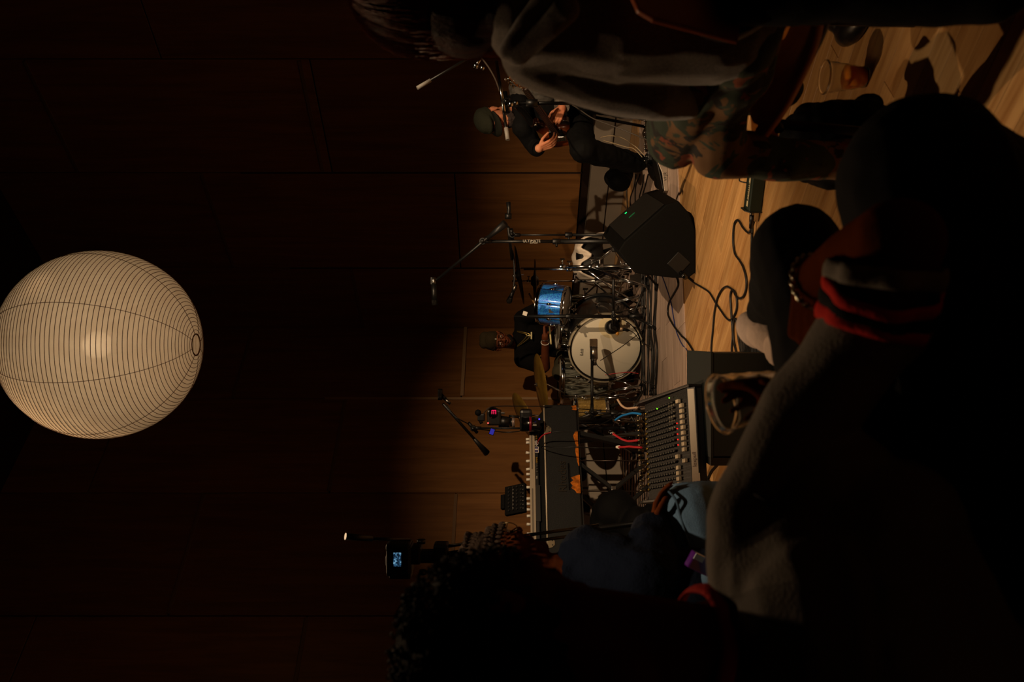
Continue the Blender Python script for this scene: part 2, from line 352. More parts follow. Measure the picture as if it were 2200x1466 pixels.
# kick drum head: aged white film with bluish and yellowish marks
kh=mat('kick_head','d8cfba',.5,vscale=3.2,col2='cfc9b8')
KD=6.05; KC=P(1301,748,KD); KC.z=.285+.0; yaw=math.radians(-24); kax=V((math.sin(yaw),-math.cos(yaw),0)); KR=.272
kc=V((KC.x,KC.y,CAMH-(1301-1100)/FPX*KD)); kq=kax.to_track_quat('Z','Y').to_matrix()
shellk=mat('dark_kick_shell','16181a',.3,coat=.6); hoopk=mat('pale_kick_hoop','8f8570',.3,.2,coat=.5)
kick=thing('bass_drum','large bass drum with off-white front head lying on its side, centre of the kit','drum',V((kc.x,kc.y,ZM)))
MB().lathe(kc,kax,[(KR,-.01),(KR,-.4)],72).build('shell',shellk,kick)
MB().lathe(kc,kax,[(0,.004),(KR*.93,.004),(KR*1.0,-.006)],72).build('front_head',kh,kick)
MB().lathe(kc-kax*.41,-kax,[(0,.004),(KR,.0)],64).build('rear_head',headm,kick)
for s_,off in ((1,0),(-1,-.41)):
    MB().lathe(kc+kax*off,kax*s_,[(KR*1.0,.022),(KR*1.04,.024),(KR*1.05,.02),(KR*1.05,-.016),(KR*1.03,-.02),(KR*1.0,-.016),(KR*1.0,.022)],72).build('hoop',mat('kick_hoop_outer','a89e88',.3,.15,coat=.6) if s_==1 else shellk,kick)
    if s_==1: MB().lathe(kc,kax,[(KR*.998,.024),(KR*.998,.004),(KR*.965,.006),(KR*.96,.004)],72).build('collar_ring',BLKG,kick)
kx=kq@V((1,0,0)); kz=V((0,0,1)); kr=kax.cross(kz).normalized(); kr=-kr if kr.x<0 else kr
for i in range(10):
    a=2*PI*(i+.35)/10; d=kr*math.cos(a)+kz*math.sin(a); e=kc+d*KR*1.075
    m=MB().cyl(e+kax*.03,e-kax*.06,.004,n=8).box(e+kax*.024,(.026,.016,.02),Matrix((d,d.cross(kax),kax)).transposed()).cyl(e+kax*.03,e+kax*.045,.008,n=8)
    m.cyl(e+kax*.04-d.cross(kax)*.02,e+kax*.04+d.cross(kax)*.02,.0035,n=6); m.build('claw',CHR,kick)
    MB().ell(kc+d*(KR+.014)-kax*.2,(.012,.012,.03),kq,10,8).build('lug',CHR,kick)
# light reinforcement patch and small printed mark on the head
pc=kc+kax*.0048+kz*(-.0-(1312-1301)/FPX*KD)+kr*((748-700)/FPX*KD*1.08)
MB().lathe(pc,kax,[(0,.0008),(.098,.0008),(.1,0)],40).build('impact_patch',mat('cream_patch','e0d0a8',.5),kick)
mk=mat('printed_mark','2a2320',.6); mc=kc+kax*.0052+kz*(.18)-kr*(.035)
mb=MB(); 
for i in range(9):
    a=-.025+i*.0062; mb.tube([mc+kr*a+kz*(.012*math.sin(i*2.1)),mc+kr*(a+.004)+kz*(.003+.012*math.cos(i*1.7)),mc+kr*(a+.002)-kz*.012],.0013,5)
mb.tube([mc-kr*.028-kz*.008,mc+kz*.0-kr*.0,mc+kr*.03+kz*.006],.0011,5).build('printed_mark',mk,kick)
for s_ in (-1,1):
    a=kc+kr*s_*KR*.95-kax*.06; MB().cyl(a+V((0,0,-.05)),V((a.x+kr.x*s_*.09+kax.x*.08,a.y+kax.y*.12,ZM+.012)),.007).cyl(V((a.x+kr.x*s_*.09+kax.x*.08,a.y+kax.y*.12,ZM+.02)),V((a.x+kr.x*s_*.09+kax.x*.085,a.y+kax.y*.125,ZM)),.011).build('spur',CHR,kick)

# glittering blue tom
def sparkle(name,c1,c2,sc=900,metal=.7,rough=.3):
    m=mat(name,c1,rough,metal); N=m.node_tree.nodes; L=m.node_tree.links; b=N['Principled BSDF']
    vo=N.new('ShaderNodeTexVoronoi'); vo.inputs['Scale'].default_value=sc; tc=N.new('ShaderNodeTexCoord'); L.new(tc.outputs['Object'],vo.inputs['Vector'])
    r=N.new('ShaderNodeValToRGB'); r.color_ramp.elements[0].color=(*lin(c1),1); r.color_ramp.elements[1].color=(*lin(c2),1); r.color_ramp.elements[0].position=.3; r.color_ramp.elements[1].position=.8
    sp=N.new('ShaderNodeSeparateColor'); L.new(vo.outputs['Color'],sp.inputs[0]); L.new(sp.outputs[0],r.inputs[0]); L.new(r.outputs[0],b.inputs['Base Color'])
    nm=N.new('ShaderNodeBump'); nm.inputs['Strength'].default_value=.5; nm.inputs['Distance'].default_value=.002; L.new(sp.outputs[1],nm.inputs['Height']); L.new(nm.outputs[0],b.inputs['Normal']); b.inputs['Coat Weight'].default_value=.8; return m
blue=sparkle('blue_sparkle','0a50e0','3cb0ff',260,.25,.45)
td=6.15; tt=P(1166,652,td); tb=P(1214,655,td); tax=(tt-tb).normalized(); tax=(tax+V((.06,.27,0))).normalized()
tom,tq=drum('rack_tom','small blue sparkle tom with chrome hoops mounted beside the bass drum',P(1163,652,td),tax,.147,.19,blue,headm,8)
MB().box(P(1186,668,td-.16),(.03,.004,.05)).build('badge',STEEL,tom)
# pearl floor tom
prl=bpy.data.materials.new('grey_pearl'); prl.use_nodes=True; N=prl.node_tree.nodes; L=prl.node_tree.links; b=N['Principled BSDF']; b.inputs['Roughness'].default_value=.22; b.inputs['Coat Weight'].default_value=1; b.inputs['Metallic'].default_value=.35
tc=N.new('ShaderNodeTexCoord'); mp=N.new('ShaderNodeMapping'); mp.inputs['Scale'].default_value=(40,40,7); nz=N.new('ShaderNodeTexNoise'); nz.inputs['Scale'].default_value=1; nz.inputs['Distortion'].default_value=1.6; nz.inputs['Detail'].default_value=3
L.new(tc.outputs['Object'],mp.inputs[0]); L.new(mp.outputs[0],nz.inputs['Vector']); r=N.new('ShaderNodeValToRGB'); r.color_ramp.elements[0].position=.42; r.color_ramp.elements[1].position=.66
r.color_ramp.elements[0].color=(*lin('23241f'),1); r.color_ramp.elements[1].color=(*lin('96978a'),1); L.new(nz.outputs['Fac'],r.inputs[0]); L.new(r.outputs[0],b.inputs['Base Color'])
fc=P(1206,818,6.45); ft,_=drum('floor_tom','grey pearl floor tom standing left of the bass drum',fc,(0.02,-.03,1),.19,.36,prl,headm,8)
for a in (-2.2,-.3,1.6):
    d=V((math.cos(a),math.sin(a),0)); x=V((fc.x,fc.y,0))+d*.215
    MB().tube([V((x.x,x.y,fc.z-.12)),V((x.x,x.y,.12)),V((x.x,x.y,.05))+d*.02,V((x.x,x.y,ZM+.012))+d*.05],.006,8).cyl(V((x.x,x.y,ZM+.02))+d*.05,V((x.x,x.y,ZM))+d*.052,.012).build('leg',CHR,ft)
    MB().box(V((x.x,x.y,fc.z-.2))-d*.012,(.03,.03,.05)).build('leg_bracket',CHR,ft)
sn_c=P(1200,703,6.5); snd,_=drum('snare_drum','shiny metal snare drum between the blue tom and the bass drum',sn_c,(.05,-.12,1),.178,.14,mat('snare_shell','b0a89a',.15,1),headm,10)
gd_c=P(1236,884,6.15); gold=sparkle('gold_sparkle','6b5426','c9a75a',700,.6); gdd,_=drum('small_drum','small gold sparkle drum half hidden under the end of the electric piano',gd_c,(0,-.05,1),.105,.23,gold,headm,6)
for a in (0,2.1,4.2): d=V((math.cos(a),math.sin(a),0)); MB().cyl(gd_c+d*.1-V((0,0,.2)),V((gd_c.x+d.x*.16,gd_c.y+d.y*.16,ZM)),.006).build('leg',CHR,gdd)

# ------------ stands
def tripod(t,x,y,hub,rad,m=CHR,n=3,a0=.5,z0=ZM,r=.007,dbl=False,foot=RUB):
    for i in range(n):
        a=a0+2*PI*i/n; d=V((math.cos(a),math.sin(a),0)); e=V((x,y,z0+.012))+d*rad; s_=V((x,y,hub))
        l=MB(); l.tube([s_+d*.015,s_*.35+e*.65+V((0,0,.03)),e],r,8); 
        if dbl: w_=d.cross(V((0,0,1)))*.012; l.tube([s_+d*.015+w_,s_*.35+e*.65+V((0,0,.03))+w_,e+w_],r*.8,6)
        l.cyl(V((x,y,hub*.35)),s_*.45+e*.55+V((0,0,.01)),r*.55,n=6)
        lg=l.build('leg',m,t); MB().cap(e,.012,e+d*.03,.011,10).build('rubber_foot',foot,lg)
def pole(t,x,y,z1,z2,r,m=CHR,name='pole'): return MB().cyl((x,y,z1),(x,y,z2),r,n=16).build(name,m,t)
def collar(t,c,m=CHR,s=1,name='clamp'):
    c=V(c); return MB().cyl(c-V((0,0,.02*s)),c+V((0,0,.02*s)),.017*s,n=12).cyl(c,c+V((.045*s,-.01,0)),.006*s,n=8).box(c+V((.05*s,-.012,0)),(.012*s,.012*s,.032*s)).build(name,m,t,bevel=.002,seg=1)
def cymbal_stand(name,label,px,py,d,R,nrm,m,x0=None,arm=None,felt=True,cat='cymbal',a0=.5,tilt=None,deep=.016):
    c=P(px,py,d); nrm=V(nrm).normalized(); bx,by=(x0 if x0 else (c.x,c.y+.02))
    t=thing(name,label,cat,(bx,by,ZM)); tripod(t,bx,by,.42,.3,dbl=True,a0=a0)
    top=c-nrm*.05
    if arm: pole(t,bx,by,.1,arm,.011); pole(t,bx,by,.2,arm*.6,.014,STEEL); collar(t,(bx,by,arm*.6),s=1.1); collar(t,(bx,by,arm)); MB().cyl((bx,by,arm),top,.007).cyl(V((bx,by,arm))+(V((bx,by,arm))-top)*.35,(bx,by,arm),.007).build('boom_arm',CHR,t)
    else: pole(t,bx,by,.1,top.z,.009); pole(t,bx,by,.2,top.z*.62,.013,STEEL); collar(t,(bx,by,top.z*.62),s=1.1)
    MB().cyl(top,c+nrm*.035,.004).cyl(c+nrm*.018,c+nrm*.034,.011,n=8).build('wing_nut',CHR,t); 
    MB().cyl(c+nrm*.012,c+nrm*.022,.014).cyl(c-nrm*.012,c-nrm*.002,.016).build('felt',mat('felt','3a3530',.9),t)
    MB().lathe(c,nrm,[(.006,.012),(R*.1,.011),(R*.17,.003),(R*.2,0),(R*.6,-deep*.45),(R,-deep),(R,-deep-.0012),(R*.6,-deep*.45-.0015),(R*.2,-.0015),(R*.1,.009),(.006,.0105)],64).build('cymbal',m,t)
    return t
cymbal_stand('crash_cymbal','dark crash cymbal seen almost edge-on above the blue tom',1111,592,6.0,.225,(-.16,-.04,1),BRASSD,arm=None,x0=(P(1111,577,6.0).x,6.05))
cymbal_stand('ride_cymbal','brass ride cymbal in front of the drummer, left of the bass drum',1157,826,6.1,.235,(-.13,-.16,1),BRASS,x0=(P(1157,858,6.1).x,6.35),arm=.52,a0=.9)
cymbal_stand('tilted_cymbal','thin gold cymbal tilted steeply behind the video camera by the floor tom',1122,896,6.35,.2,(-.42,-.33,1),BRASS,x0=(P(1157,912,6.1).x,6.55),arm=.62,a0=1.5)
# hi-hat: two cymbals and a pedal
hx,hy=P(1150,604,6.35).x,6.35; hh=thing('hi_hat_stand','chrome hi-hat stand with two dark cymbals right of the blue tom','hi-hat',(hx,hy,ZM))
pole(hh,hx,hy,.03,.52,.013,STEEL); pole(hh,hx,hy,.5,1.0,.006); collar(hh,(hx,hy,.5),s=1.1); tripod(hh,hx,hy,.34,.27,a0=1.2,dbl=True)
hc=P(1149,604,6.35)
for s_,dz in ((1,.012),(-1,-.012)): MB().lathe(hc+V((0,0,dz)),(.03,0,s_),[(.006,.02),(.03,.018),(.045,.002),(.1,-.004),(.178,-.01),(.178,-.0112),(.1,-.0055),(.045,0),(.006,.018)],56).build('cymbal',BRASSD,hh)
collar(hh,hc+V((0,0,.05)),s=.7,name='clutch')
MB().box((hx,hy-.16,ZM+.03),(.085,.27,.008),Matrix.Rotation(.2,3,'X')).box((hx,hy-.04,ZM+.006),(.1,.06,.012)).build('pedal',STEEL,hh,bevel=.003)
# chrome double-braced stand between kick and wedge, holding clamps (tom holder)
def hw_stand(name,label,x,y,h,top=None,a0=.3,rad=.3,m=CHR):
    t=thing(name,label,'stand',(x,y,ZM)); tripod(t,x,y,.4,rad,m=m,dbl=True,a0=a0); pole(t,x,y,.08,h*.55,.015,STEEL); pole(t,x,y,.2,h,.0105,m); collar(t,(x,y,h*.55),s=1.3); collar(t,(x,y,h),s=1.1); collar(t,(x,y,.4),s=1.2,name='hub')
    if top: MB().tube([V((x,y,h)),V((x,y,h+.02)),V(top)],.008,8).build('tom_arm',m,t); MB().ell(top,.02,n=12).ell((x,y,h),.022,n=12).build('ball_clamp',m,t)
    return t
p=P(1250,668,6.3); hw_stand('tom_stand','low chrome double-braced stand carrying the blue tom',p.x,p.y,.5,top=P(1222,662,6.2),a0=.9)
p=P(1200,638,6.55); hw_stand('hardware_stand','tall chrome stand with wing clamps right of the blue tom',p.x,p.y,.72,top=P(1165,618,6.5),a0=.1,rad=.33)
p=P(1200,573,6.0); hw_stand('boom_stand','chrome cymbal stand column standing behind the floor monitor',p.x,p.y,.62,a0=2.0,rad=.28)
# kick pedal
kp=kc-kax*.5; t=thing('kick_pedal','steel kick pedal behind the bass drum','pedal',(kp.x,kp.y,ZM)); MB().box((kp.x,kp.y+.08,ZM+.04),(.09,.27,.008),Matrix.Rotation(-.2,3,'X')).box((kp.x,kp.y+.08,ZM+.005),(.1,.3,.008)).build('footboard',STEEL,t,bevel=.003); MB().cyl((kp.x-.07,kp.y-.02,.18),(kp.x+.07,kp.y-.02,.18),.008).cyl((kp.x-.05,kp.y-.02,ZM),(kp.x-.05,kp.y-.02,.19),.008).cyl((kp.x+.05,kp.y-.02,ZM),(kp.x+.05,kp.y-.02,.19),.008).cyl((kp.x,kp.y-.02,.18),(kp.x,kp.y+.05,.3),.004).ell((kp.x,kp.y+.05,.3),.025,n=12).build('beater_frame',CHR,t)
# drum throne
p=P(1250,735,7.15); t=thing('drum_throne','round black padded drum stool under the drummer','stool',(p.x,p.y,ZM)); tripod(t,p.x,p.y,.3,.24,a0=.3,dbl=True); pole(t,p.x,p.y,.1,.44,.014); MB().lathe((p.x,p.y,.44),(0,0,1),[(0,0),(.15,0),(.165,.02),(.165,.05),(.15,.07),(0,.075)],36).build('seat',mat('black_vinyl','0c0b0b',.4),t)

# ------------ stool with white cloth right of the kit
p=P(1240,560,6.9); sx,sy=p.x,p.y; st=thing('padded_stool','low black round stool partly under a white cloth, right rear of the drum kit','stool',(sx,sy,ZM))
MB().lathe((sx,sy,.22),(0,0,1),[(0,0),(.13,0),(.19,.03),(.2,.1),(.19,.19),(.14,.235),(0,.24)],40).build('seat',mat('black_vinyl2','0b0a0a',.55),st)
for i in range(4): a=PI/4+i*PI/2; d=V((math.cos(a),math.sin(a),0)); MB().cyl((sx+d.x*.1,sy+d.y*.1,.23),(sx+d.x*.19,sy+d.y*.19,ZM),.011).build('leg',BLKM,st)
clo=mat('white_cotton','eadccb',.85,bump=.3,bscale=30); vs=[];fs=[]; nx,ny=26,14
for j in range(ny):
    for i in range(nx):
        u=-1+2*i/(nx-1); v=j/(ny-1); x=u*.25; prof_=(1-abs(u)**2.2); top=.245+.225*max(0,prof_)**.5 if abs(u)<1 else .245
        fr_=-.17-.05*math.cos(u*2); y=-.02+v*(fr_-.0); z=top-(v**2.2)*(.075+.05*math.sin(u*7+1)+.02*math.sin(u*15))
        if abs(u)>.75: z-=.06*(abs(u)-.75)/.25*2
        vs.append((sx+x,sy+y+.012*math.sin(u*11+v*3),z+.006*math.sin(u*13+v*5)+.012))
for j in range(ny-1):
    for i in range(nx-1): a=j*nx+i; fs.append((a,a+1,a+nx+1,a+nx))
cl=MB().add(vs,fs).build('white_cloth',clo); so=cl.modifiers.new('s','SOLIDIFY'); so.thickness=.012; tag(cl,'crumpled white cloth draped over the low black stool behind the stands','cloth')

# ================================================================ MICROPHONES AND THEIR STANDS
def mic_stand(name,label,x,y,h,boomA=None,boomB=None,m=BLKM,a0=.6,z0=ZM,rad=.28,thick=.011,weight=None,pivot=None,grip=None,hub=.16):
    """pole to height h; boom from A (mic end) to B (tail)"""
    t=thing(name,label,'microphone stand',(x,y,z0))
    for i in range(3):
        a=a0+2*PI*i/3; d=V((math.cos(a),math.sin(a),0)); e=V((x,y,z0+.013))+d*rad
        lg=MB().cyl(V((x,y,hub))+d*.02,e,.008,n=10).cyl(V((x,y,hub*.45))+d*.01,(V((x,y,hub))+e)*.5,.003,n=6).build('leg',m,t); MB().cap(e,.012,e+d*.035-V((0,0,.001)),.011,10).build('rubber_foot',RUB,lg)
    MB().cyl((x,y,hub-.06),(x,y,hub+.035),.02,n=14).build('hub',m,t)
    pole(t,x,y,.07,h*.6,thick+.002,m,'lower_tube'); pole(t,x,y,h*.55,h,thick*.78,m,'upper_tube'); MB().cyl((x,y,h*.6-.03),(x,y,h*.6+.02),.019,n=12).cyl((x,y,h*.6-.005),(x-.035,y-.02,h*.6-.005),.008).build('clutch',m,t,bevel=.001,seg=1)
    if boomA is not None:
        pv=V((x,y,h)) if pivot is None else V(pivot); A_=V(boomA); B_=V(boomB); d=(B_-A_).normalized()
        MB().cyl(pv-V((0,.02,0)),pv+V((0,.02,0)),.022,n=14).ell(pv+V((.0,-.028,0)),.014,n=10).cyl(pv,V((x,y,h-.06)),.013,n=10).build('swivel',m,t)
        MB().cyl(A_,B_,.0075 if grip else .0105,n=12).cyl(pv-d*.06,pv+d*.05,.0125,n=12).build('boom',m,t)
        if weight: MB().cyl(B_-d*weight,B_,.012,.026,n=16).build('counterweight',weight_m if (weight_m:=mat('weight_black','141313',.45)) else m,t)
        if grip: MB().cyl(B_-d*grip,B_+d*.002,.0105,n=12).build('tail_grip',GREY,t)
    return t
def mic(name,label,a,b,r,body=BLKM,kind='pencil',group=None):
    """a: tail of the body, b: tip"""
    a=V(a); b=V(b); d=(b-a).normalized(); L_=(b-a).length; t=thing(name,label,'microphone',(a+b)/2)
    if kind=='dynamic':
        MB().cyl(a,b-d*r*2.2,r*.55,r*.8,n=16).cyl(b-d*r*2.2,b-d*r*1.7,r*.85,r,n=16).build('body',body,t); MB().ell(b-d*r,(r*1.05,r*1.05,r*1.1),d.to_track_quat('Z','Y').to_matrix(),18,12).build('grille',mat('grille_dark','2a2826',.35,1,bump=.6,bscale=600),t)
    elif kind=='condenser':
        MB().cyl(a,a+d*L_*.6,r,n=24).cyl(a-d*.012,a,r*.7,r,n=24).build('body',body,t); MB().cyl(a+d*L_*.6,b-d*.004,r*1.02,r*1.02,n=24).cyl(b-d*.004,b,r*1.02,r*.8,n=24).build('grille',mat('grille_gold','a58a70',.3,1,bump=.8,bscale=500),t)
        MB().cyl(a+d*L_*.59,a+d*L_*.62,r*1.05,n=24).build('ring',CHR,t)
    else:
        MB().cyl(a,b-d*L_*.25,r*.85,n=16).build('body',body,t); MB().cyl(b-d*L_*.25,b,r,n=16).build('grille',mat('grille_dark','2a2826',.35,1,bump=.6,bscale=600),t)
    MB().cyl(a-d*.05,a,r*.6,r*.75,n=12).build('connector',STEEL,t)
    return t
# tall overhead boom stand with lettering
x,y=P(1300,519,5.2).x,5.2; hT=P(1037,520,5.2).z
ms=mic_stand('boom_microphone_stand','tall black boom microphone stand with white lettering on its column, behind the floor monitor',x,y,hT,P(938,602,5.35),P(1086,480,5.1),thick=.014,weight=.16,rad=.34,a0=.4,hub=.3)
q=P(1092,470,5.08); MB().cyl(q,q+V((.03,-.01,.0)),.022).tube([q,q+V((.06,0,-.005)),q+V((.105,0,.0))],.011,8,taper=lambda t:1+.35*t).build('tightening_lever',BLKM,ms)
MB().box(P(1330,531,5.19),(.06,.05,.09)).build('cable_box',BLKM,ms,bevel=.004)
text('ULTIMATE','column_lettering',.025,V((x-.0,y-.0165,P(1142,519,5.2).z)),(0,0,-1),(1,0,0),mat('print_white','b8b2a6',.6),ms)
text('SUPPORT','column_lettering',.013,V((x-.012,y-.0145,P(1147,519,5.2).z)),(0,0,-1),(1,0,0),MATS['print_white'],ms)
mic('overhead_microphone','black overhead microphone hanging horizontally at the end of the tall boom',P(932,612,5.36),P(934,656,5.36),.022,kind='pencil')
mm=MB().box(P(930,604,5.36),(.05,.02,.03)).build('shock_mount',BLKM,ms,bevel=.004)
# second, thinner stand beside it
x,y=P(1300,505,5.7).x,5.7
ms2=mic_stand('microphone_stand','thin black microphone stand beside the tall lettered one, behind the floor monitor',x,y,P(1100,505,5.7).z,P(1100,558,5.85),P(1092,488,5.65),thick=.009,a0=1.3,rad=.25)
pt=[P(1100,538,5.85),P(1104,560,5.9),P(1105,600,5.9),P(1102,628,5.9)]
MB().tube(catmull(pt),.007,8).build('gooseneck',BLKM,ms2)
mic('tom_microphone','small black dynamic microphone pointing down above the dark crash cymbal',P(1103,625,5.9),P(1092,652,5.9),.021,kind='dynamic')
# left overhead boom near the video camera
x,y=P(1015,922,5.9).x,5.95; hL=P(1016,918,5.9).z
ms3=mic_stand('boom_microphone_stand','black boom microphone stand rising behind the video camera on the left',x,y,hL,P(952,868,5.8),P(1046,974,6.05),a0=1.0,weight=.17,thick=.010,rad=.2)
MB().tube(catmull([P(960,872,5.78),P(975,893,5.74),P(990,903,5.74),P(1008,912,5.8)]),.004,6).build('cable_loop',CAB,ms3)
mic('side_address_microphone','round black microphone at the upper end of the left boom',P(957,858,5.8),P(945,846,5.8),.016,kind='pencil')
c_=P(946,848,5.8); dk=MB().cyl(c_-V((0,0,.015)),c_+V((0,0,.015)),.042,n=30).build('round_grille',mat('grille_dark','2a2826',.35,1),None); tag(dk,'flat round pop shield on the left boom microphone','pop shield')
# stand in front of the kick drum (thin, vertical)
x,y=P(1300,680,5.75).x,5.75
ms4=mic_stand('microphone_stand','slim black stand in front of the bass drum\'s right edge with a small white clip',x,y,P(1104,680,5.75).z,P(1318,684,5.86),P(1318,600,5.7),pivot=(x,y,P(1318,680,5.75).z),thick=.008,a0=.2,rad=.25,hub=.12)
MB().box(P(1128,674,5.74),(.03,.02,.032),Matrix.Rotation(.3,3,'Y')).build('white_clip',WHITE,ms4,bevel=.002)
# kick mic: big round black
a=P(1327,705,5.87); b=P(1303,703,5.87)
t=thing('kick_microphone','fat round black bass drum microphone in front of the cream patch','microphone',P(1314,704,5.87))
dd=V((-.1,.92,.25)).normalized(); c_=P(1316,703,5.87); MB().lathe(c_,dd,[(0,.05),(.038,.048),(.052,.03),(.054,0),(.05,-.03),(.035,-.045),(0,-.048)],28).build('body',BLKM,t)
MB().lathe(c_-dd*.046,-dd,[(0,.006),(.03,.004),(.036,0)],24).build('grille',mat('grille_dark','2a2826',.35,1),t)
MB().tube(catmull([P(1320,700,5.87),P(1325,692,5.87),P(1318,684,5.88)]),.011,8).ell(P(1330,690,5.87),.013,n=10).build('swivel_mount',BLKM,t)
MB().cyl(P(1332,706,5.85),P(1338,708,5.85),.012,n=14).build('connector',mat('connector_pale','b59c7e',.4,.6),t); MB().cyl(P(1338,708,5.85),P(1352,710,5.85),.012,.006,n=12).build('cable_boot',RUB,t)
MB().lathe(P(1326,717,5.85),dd,[(0,-.012),(.012,-.01),(.014,0)],16).build('yellow_dot',mat('amber_badge','b0782a',.4),t)
# silver large-diaphragm condenser on a horizontal boom
sil=mat('satin_nickel','a89c8e',.3,1)
mic('condenser_microphone','silver cylindrical studio microphone in front of the bass drum head',P(1276,771,5.84),P(1275,728,5.84),.029,sil,'condenser')
x,y=P(1300,889,5.75).x,5.75
ms5=mic_stand('microphone_stand','low black boom stand holding the silver microphone across the bass drum',x,y,P(1272,889,5.75).z+.02,P(1272,772,5.83),P(1272,895,5.75),pivot=P(1272,886,5.75),thick=.009,a0=.7,rad=.22,hub=.14)
MB().tube(catmull([P(1270,750,5.80),P(1270,772,5.81),P(1273,776,5.83)]),.004,6).cyl(P(1273,770,5.82),P(1273,780,5.83),.012).build('swivel_mount',BLKM,ms5)
c_=catmull([P(1279,775,5.84),P(1283,785,5.82),P(1290,792,5.8),P(1300,800,5.75),P(1330,820,5.65),P(1370,815,5.5),F(1410,830,ZM+.004)])
tag(MB().tube(c_,.0035,6).build('microphone_cable',CAB),'thin black cable hanging from the silver microphone','cable')
tag(MB().tube(catmull([P(1352,710,5.85),P(1362,716,5.85),P(1372,728,5.7),P(1384,738,5.5),F(1396,745,ZM+.004)]),.0032,6).build('microphone_cable',CAB),'thin black cable leaving the fat kick microphone','cable')
tag(MB().tube(catmull([F(1384,708,ZM+.004),P(1340,742,5.6),P(1310,762,5.45),P(1290,775,5.55)]),.003,6).build('microphone_cable',CAB),'black cable stretched slanting across the bass drum head','cable')
tag(MB().tube(catmull([P(1300,806,5.82),P(1320,803,5.8),P(1350,800,5.8),P(1371,803,5.7)]),.003,6).build('red_cable',mat('cable_red','9a1620',.45)),'short red cable near the lower left of the bass drum head','cable')

# bassist's T-shaped boom stand and the second boom
x,y=P(1300,222,3.9).x,3.9
ms6=mic_stand('microphone_stand','black stand with chrome T boom and grey tip in front of the bass player',x,y,P(1088,221,3.9).z,P(1067,132,3.95),P(1091,300,3.85),m=BLKG,a0=1.9,rad=.28,grip=.062,thick=.011,z0=0)
MB().cyl(P(1067,134,3.949),P(1083,240,3.869),.0082,n=12).build('chrome_section',CHR,ms6)
MB().cyl(P(1130,222,3.9),P(1155,222,3.9),.019,n=14).build('height_grip',BLKM,ms6); MB().ell(P(1097,224,3.86),.014,n=10).ell(P(1108,221,3.86),.012,n=10).build('bolt',CHR,ms6)
x,y=P(1060,105,4.4).x,4.4
ms7=mic_stand('boom_microphone_stand','black boom stand with grey tail grip slanting up behind the long-haired person',x,y,P(1030,118,4.4).z,P(1042,104,4.4),P(897,189,4.3),m=BLKM,a0=.5,rad=.26,grip=.085,z0=0)
MB().ell(P(1022,142,4.36),.017,n=12).ell(P(1036,146,4.36),.014,n=12).cyl(P(1022,142,4.36),P(1036,120,4.38),.009).build('knob',CHR,ms7)
tag(MB().tube(catmull([P(1032,121,4.3),P(1050,145,4.25),P(1064,170,4.15),P(1074,196,4.0),P(1085,214,3.93)]),.0045,6).build('stand_cable',mat('cable_shiny','4a4038',.3)),'thin shiny cable hanging between the two booms beside the bass player','cable')

# ================================================================ FLOOR MONITOR
d0=4.33; poly=[(926,1328),(946,1341),(1026,1431),(1034,1458),(1006,1482),(971,1494),(880,1497),(868,1480),(868,1445),(878,1365)]
fr_=[P(Y,1466-X,d0) for X,Y in poly]
for v in fr_: v.z=max(v.z,0.0015)
off=V((.15,.44,.035)); mon=thing('floor_monitor','black wedge-shaped floor monitor speaker with a green light, right of the drum kit','speaker',(fr_[6]+off/2)*V((1,1,0)) if False else V((fr_[6].x,fr_[6].y,0)))
mm=mat('black_cabinet','030302',.7,bump=.25,bscale=300)
n=len(fr_); back=[(v-V((.03,0,.2)))*1+V((.03,0,.2))+off for v in fr_]
mon_b=MB(); mon_b.v=[*fr_,*back]; cyc=[(i,(i+1)%n,n+(i+1)%n,n+i) for i in range(n)]; mon_b.f=[list(range(n))[::-1],list(range(n,2*n))]+[list(c) for c in cyc]; mon_b.sm=[False]*(n+2)
for v in mon_b.v: v.z=max(v.z,.0015)
mon_b.build('cabinet',mm,mon,bevel=.008)
gm=mat('monitor_grille','12100d',.6,spec=.3,bump=.5,bscale=900)
g0,g1=fr_[1],fr_[2]; upn=(g1-g0).cross(off).normalized(); upn=upn if upn.z>0 else -upn
MB().prism([g0+(g1-g0)*.03+off*.04+upn*.001,g1-(g1-g0)*.02+off*.04+upn*.001,g1-(g1-g0)*.02+off*.96+upn*.001,g0+(g1-g0)*.03+off*.96+upn*.001],upn*.006).build('grille',gm,mon,bevel=.002)
grn=mat('led_green','0c3020',.4,emis='12e06a',es=2.2); q=g0+(g1-g0)*.42+off*.84+upn*.008; e1=(g1-g0).normalized(); e2=off.normalized()
MB().box(q,(.014,.009,.003),Matrix((e1,e2,upn)).transposed()).build('status_light',grn,mon,bevel=.002)
q=g0+(g1-g0)*.46+off*.58+upn*.008; lp=[q+e1*.022*math.cos(a)+e2*.007*math.sin(a) for a in [2*PI*i/24 for i in range(24)]]
MB().tube(lp,.0008,5,True).build('logo_outline',mat('led_green_dim','0c3020',.4,emis='12a050',es=.35),mon)
MB().box(P(1458,566,d0-.001),(.09,.008,.09),Matrix.Rotation(.75,3,'Y')).build('connector_panel',BLKM,mon,bevel=.006)
MB().cyl(P(1462,585,d0-.03),P(1474,598,d0-.06),.012).build('plug',BLKG,mon)

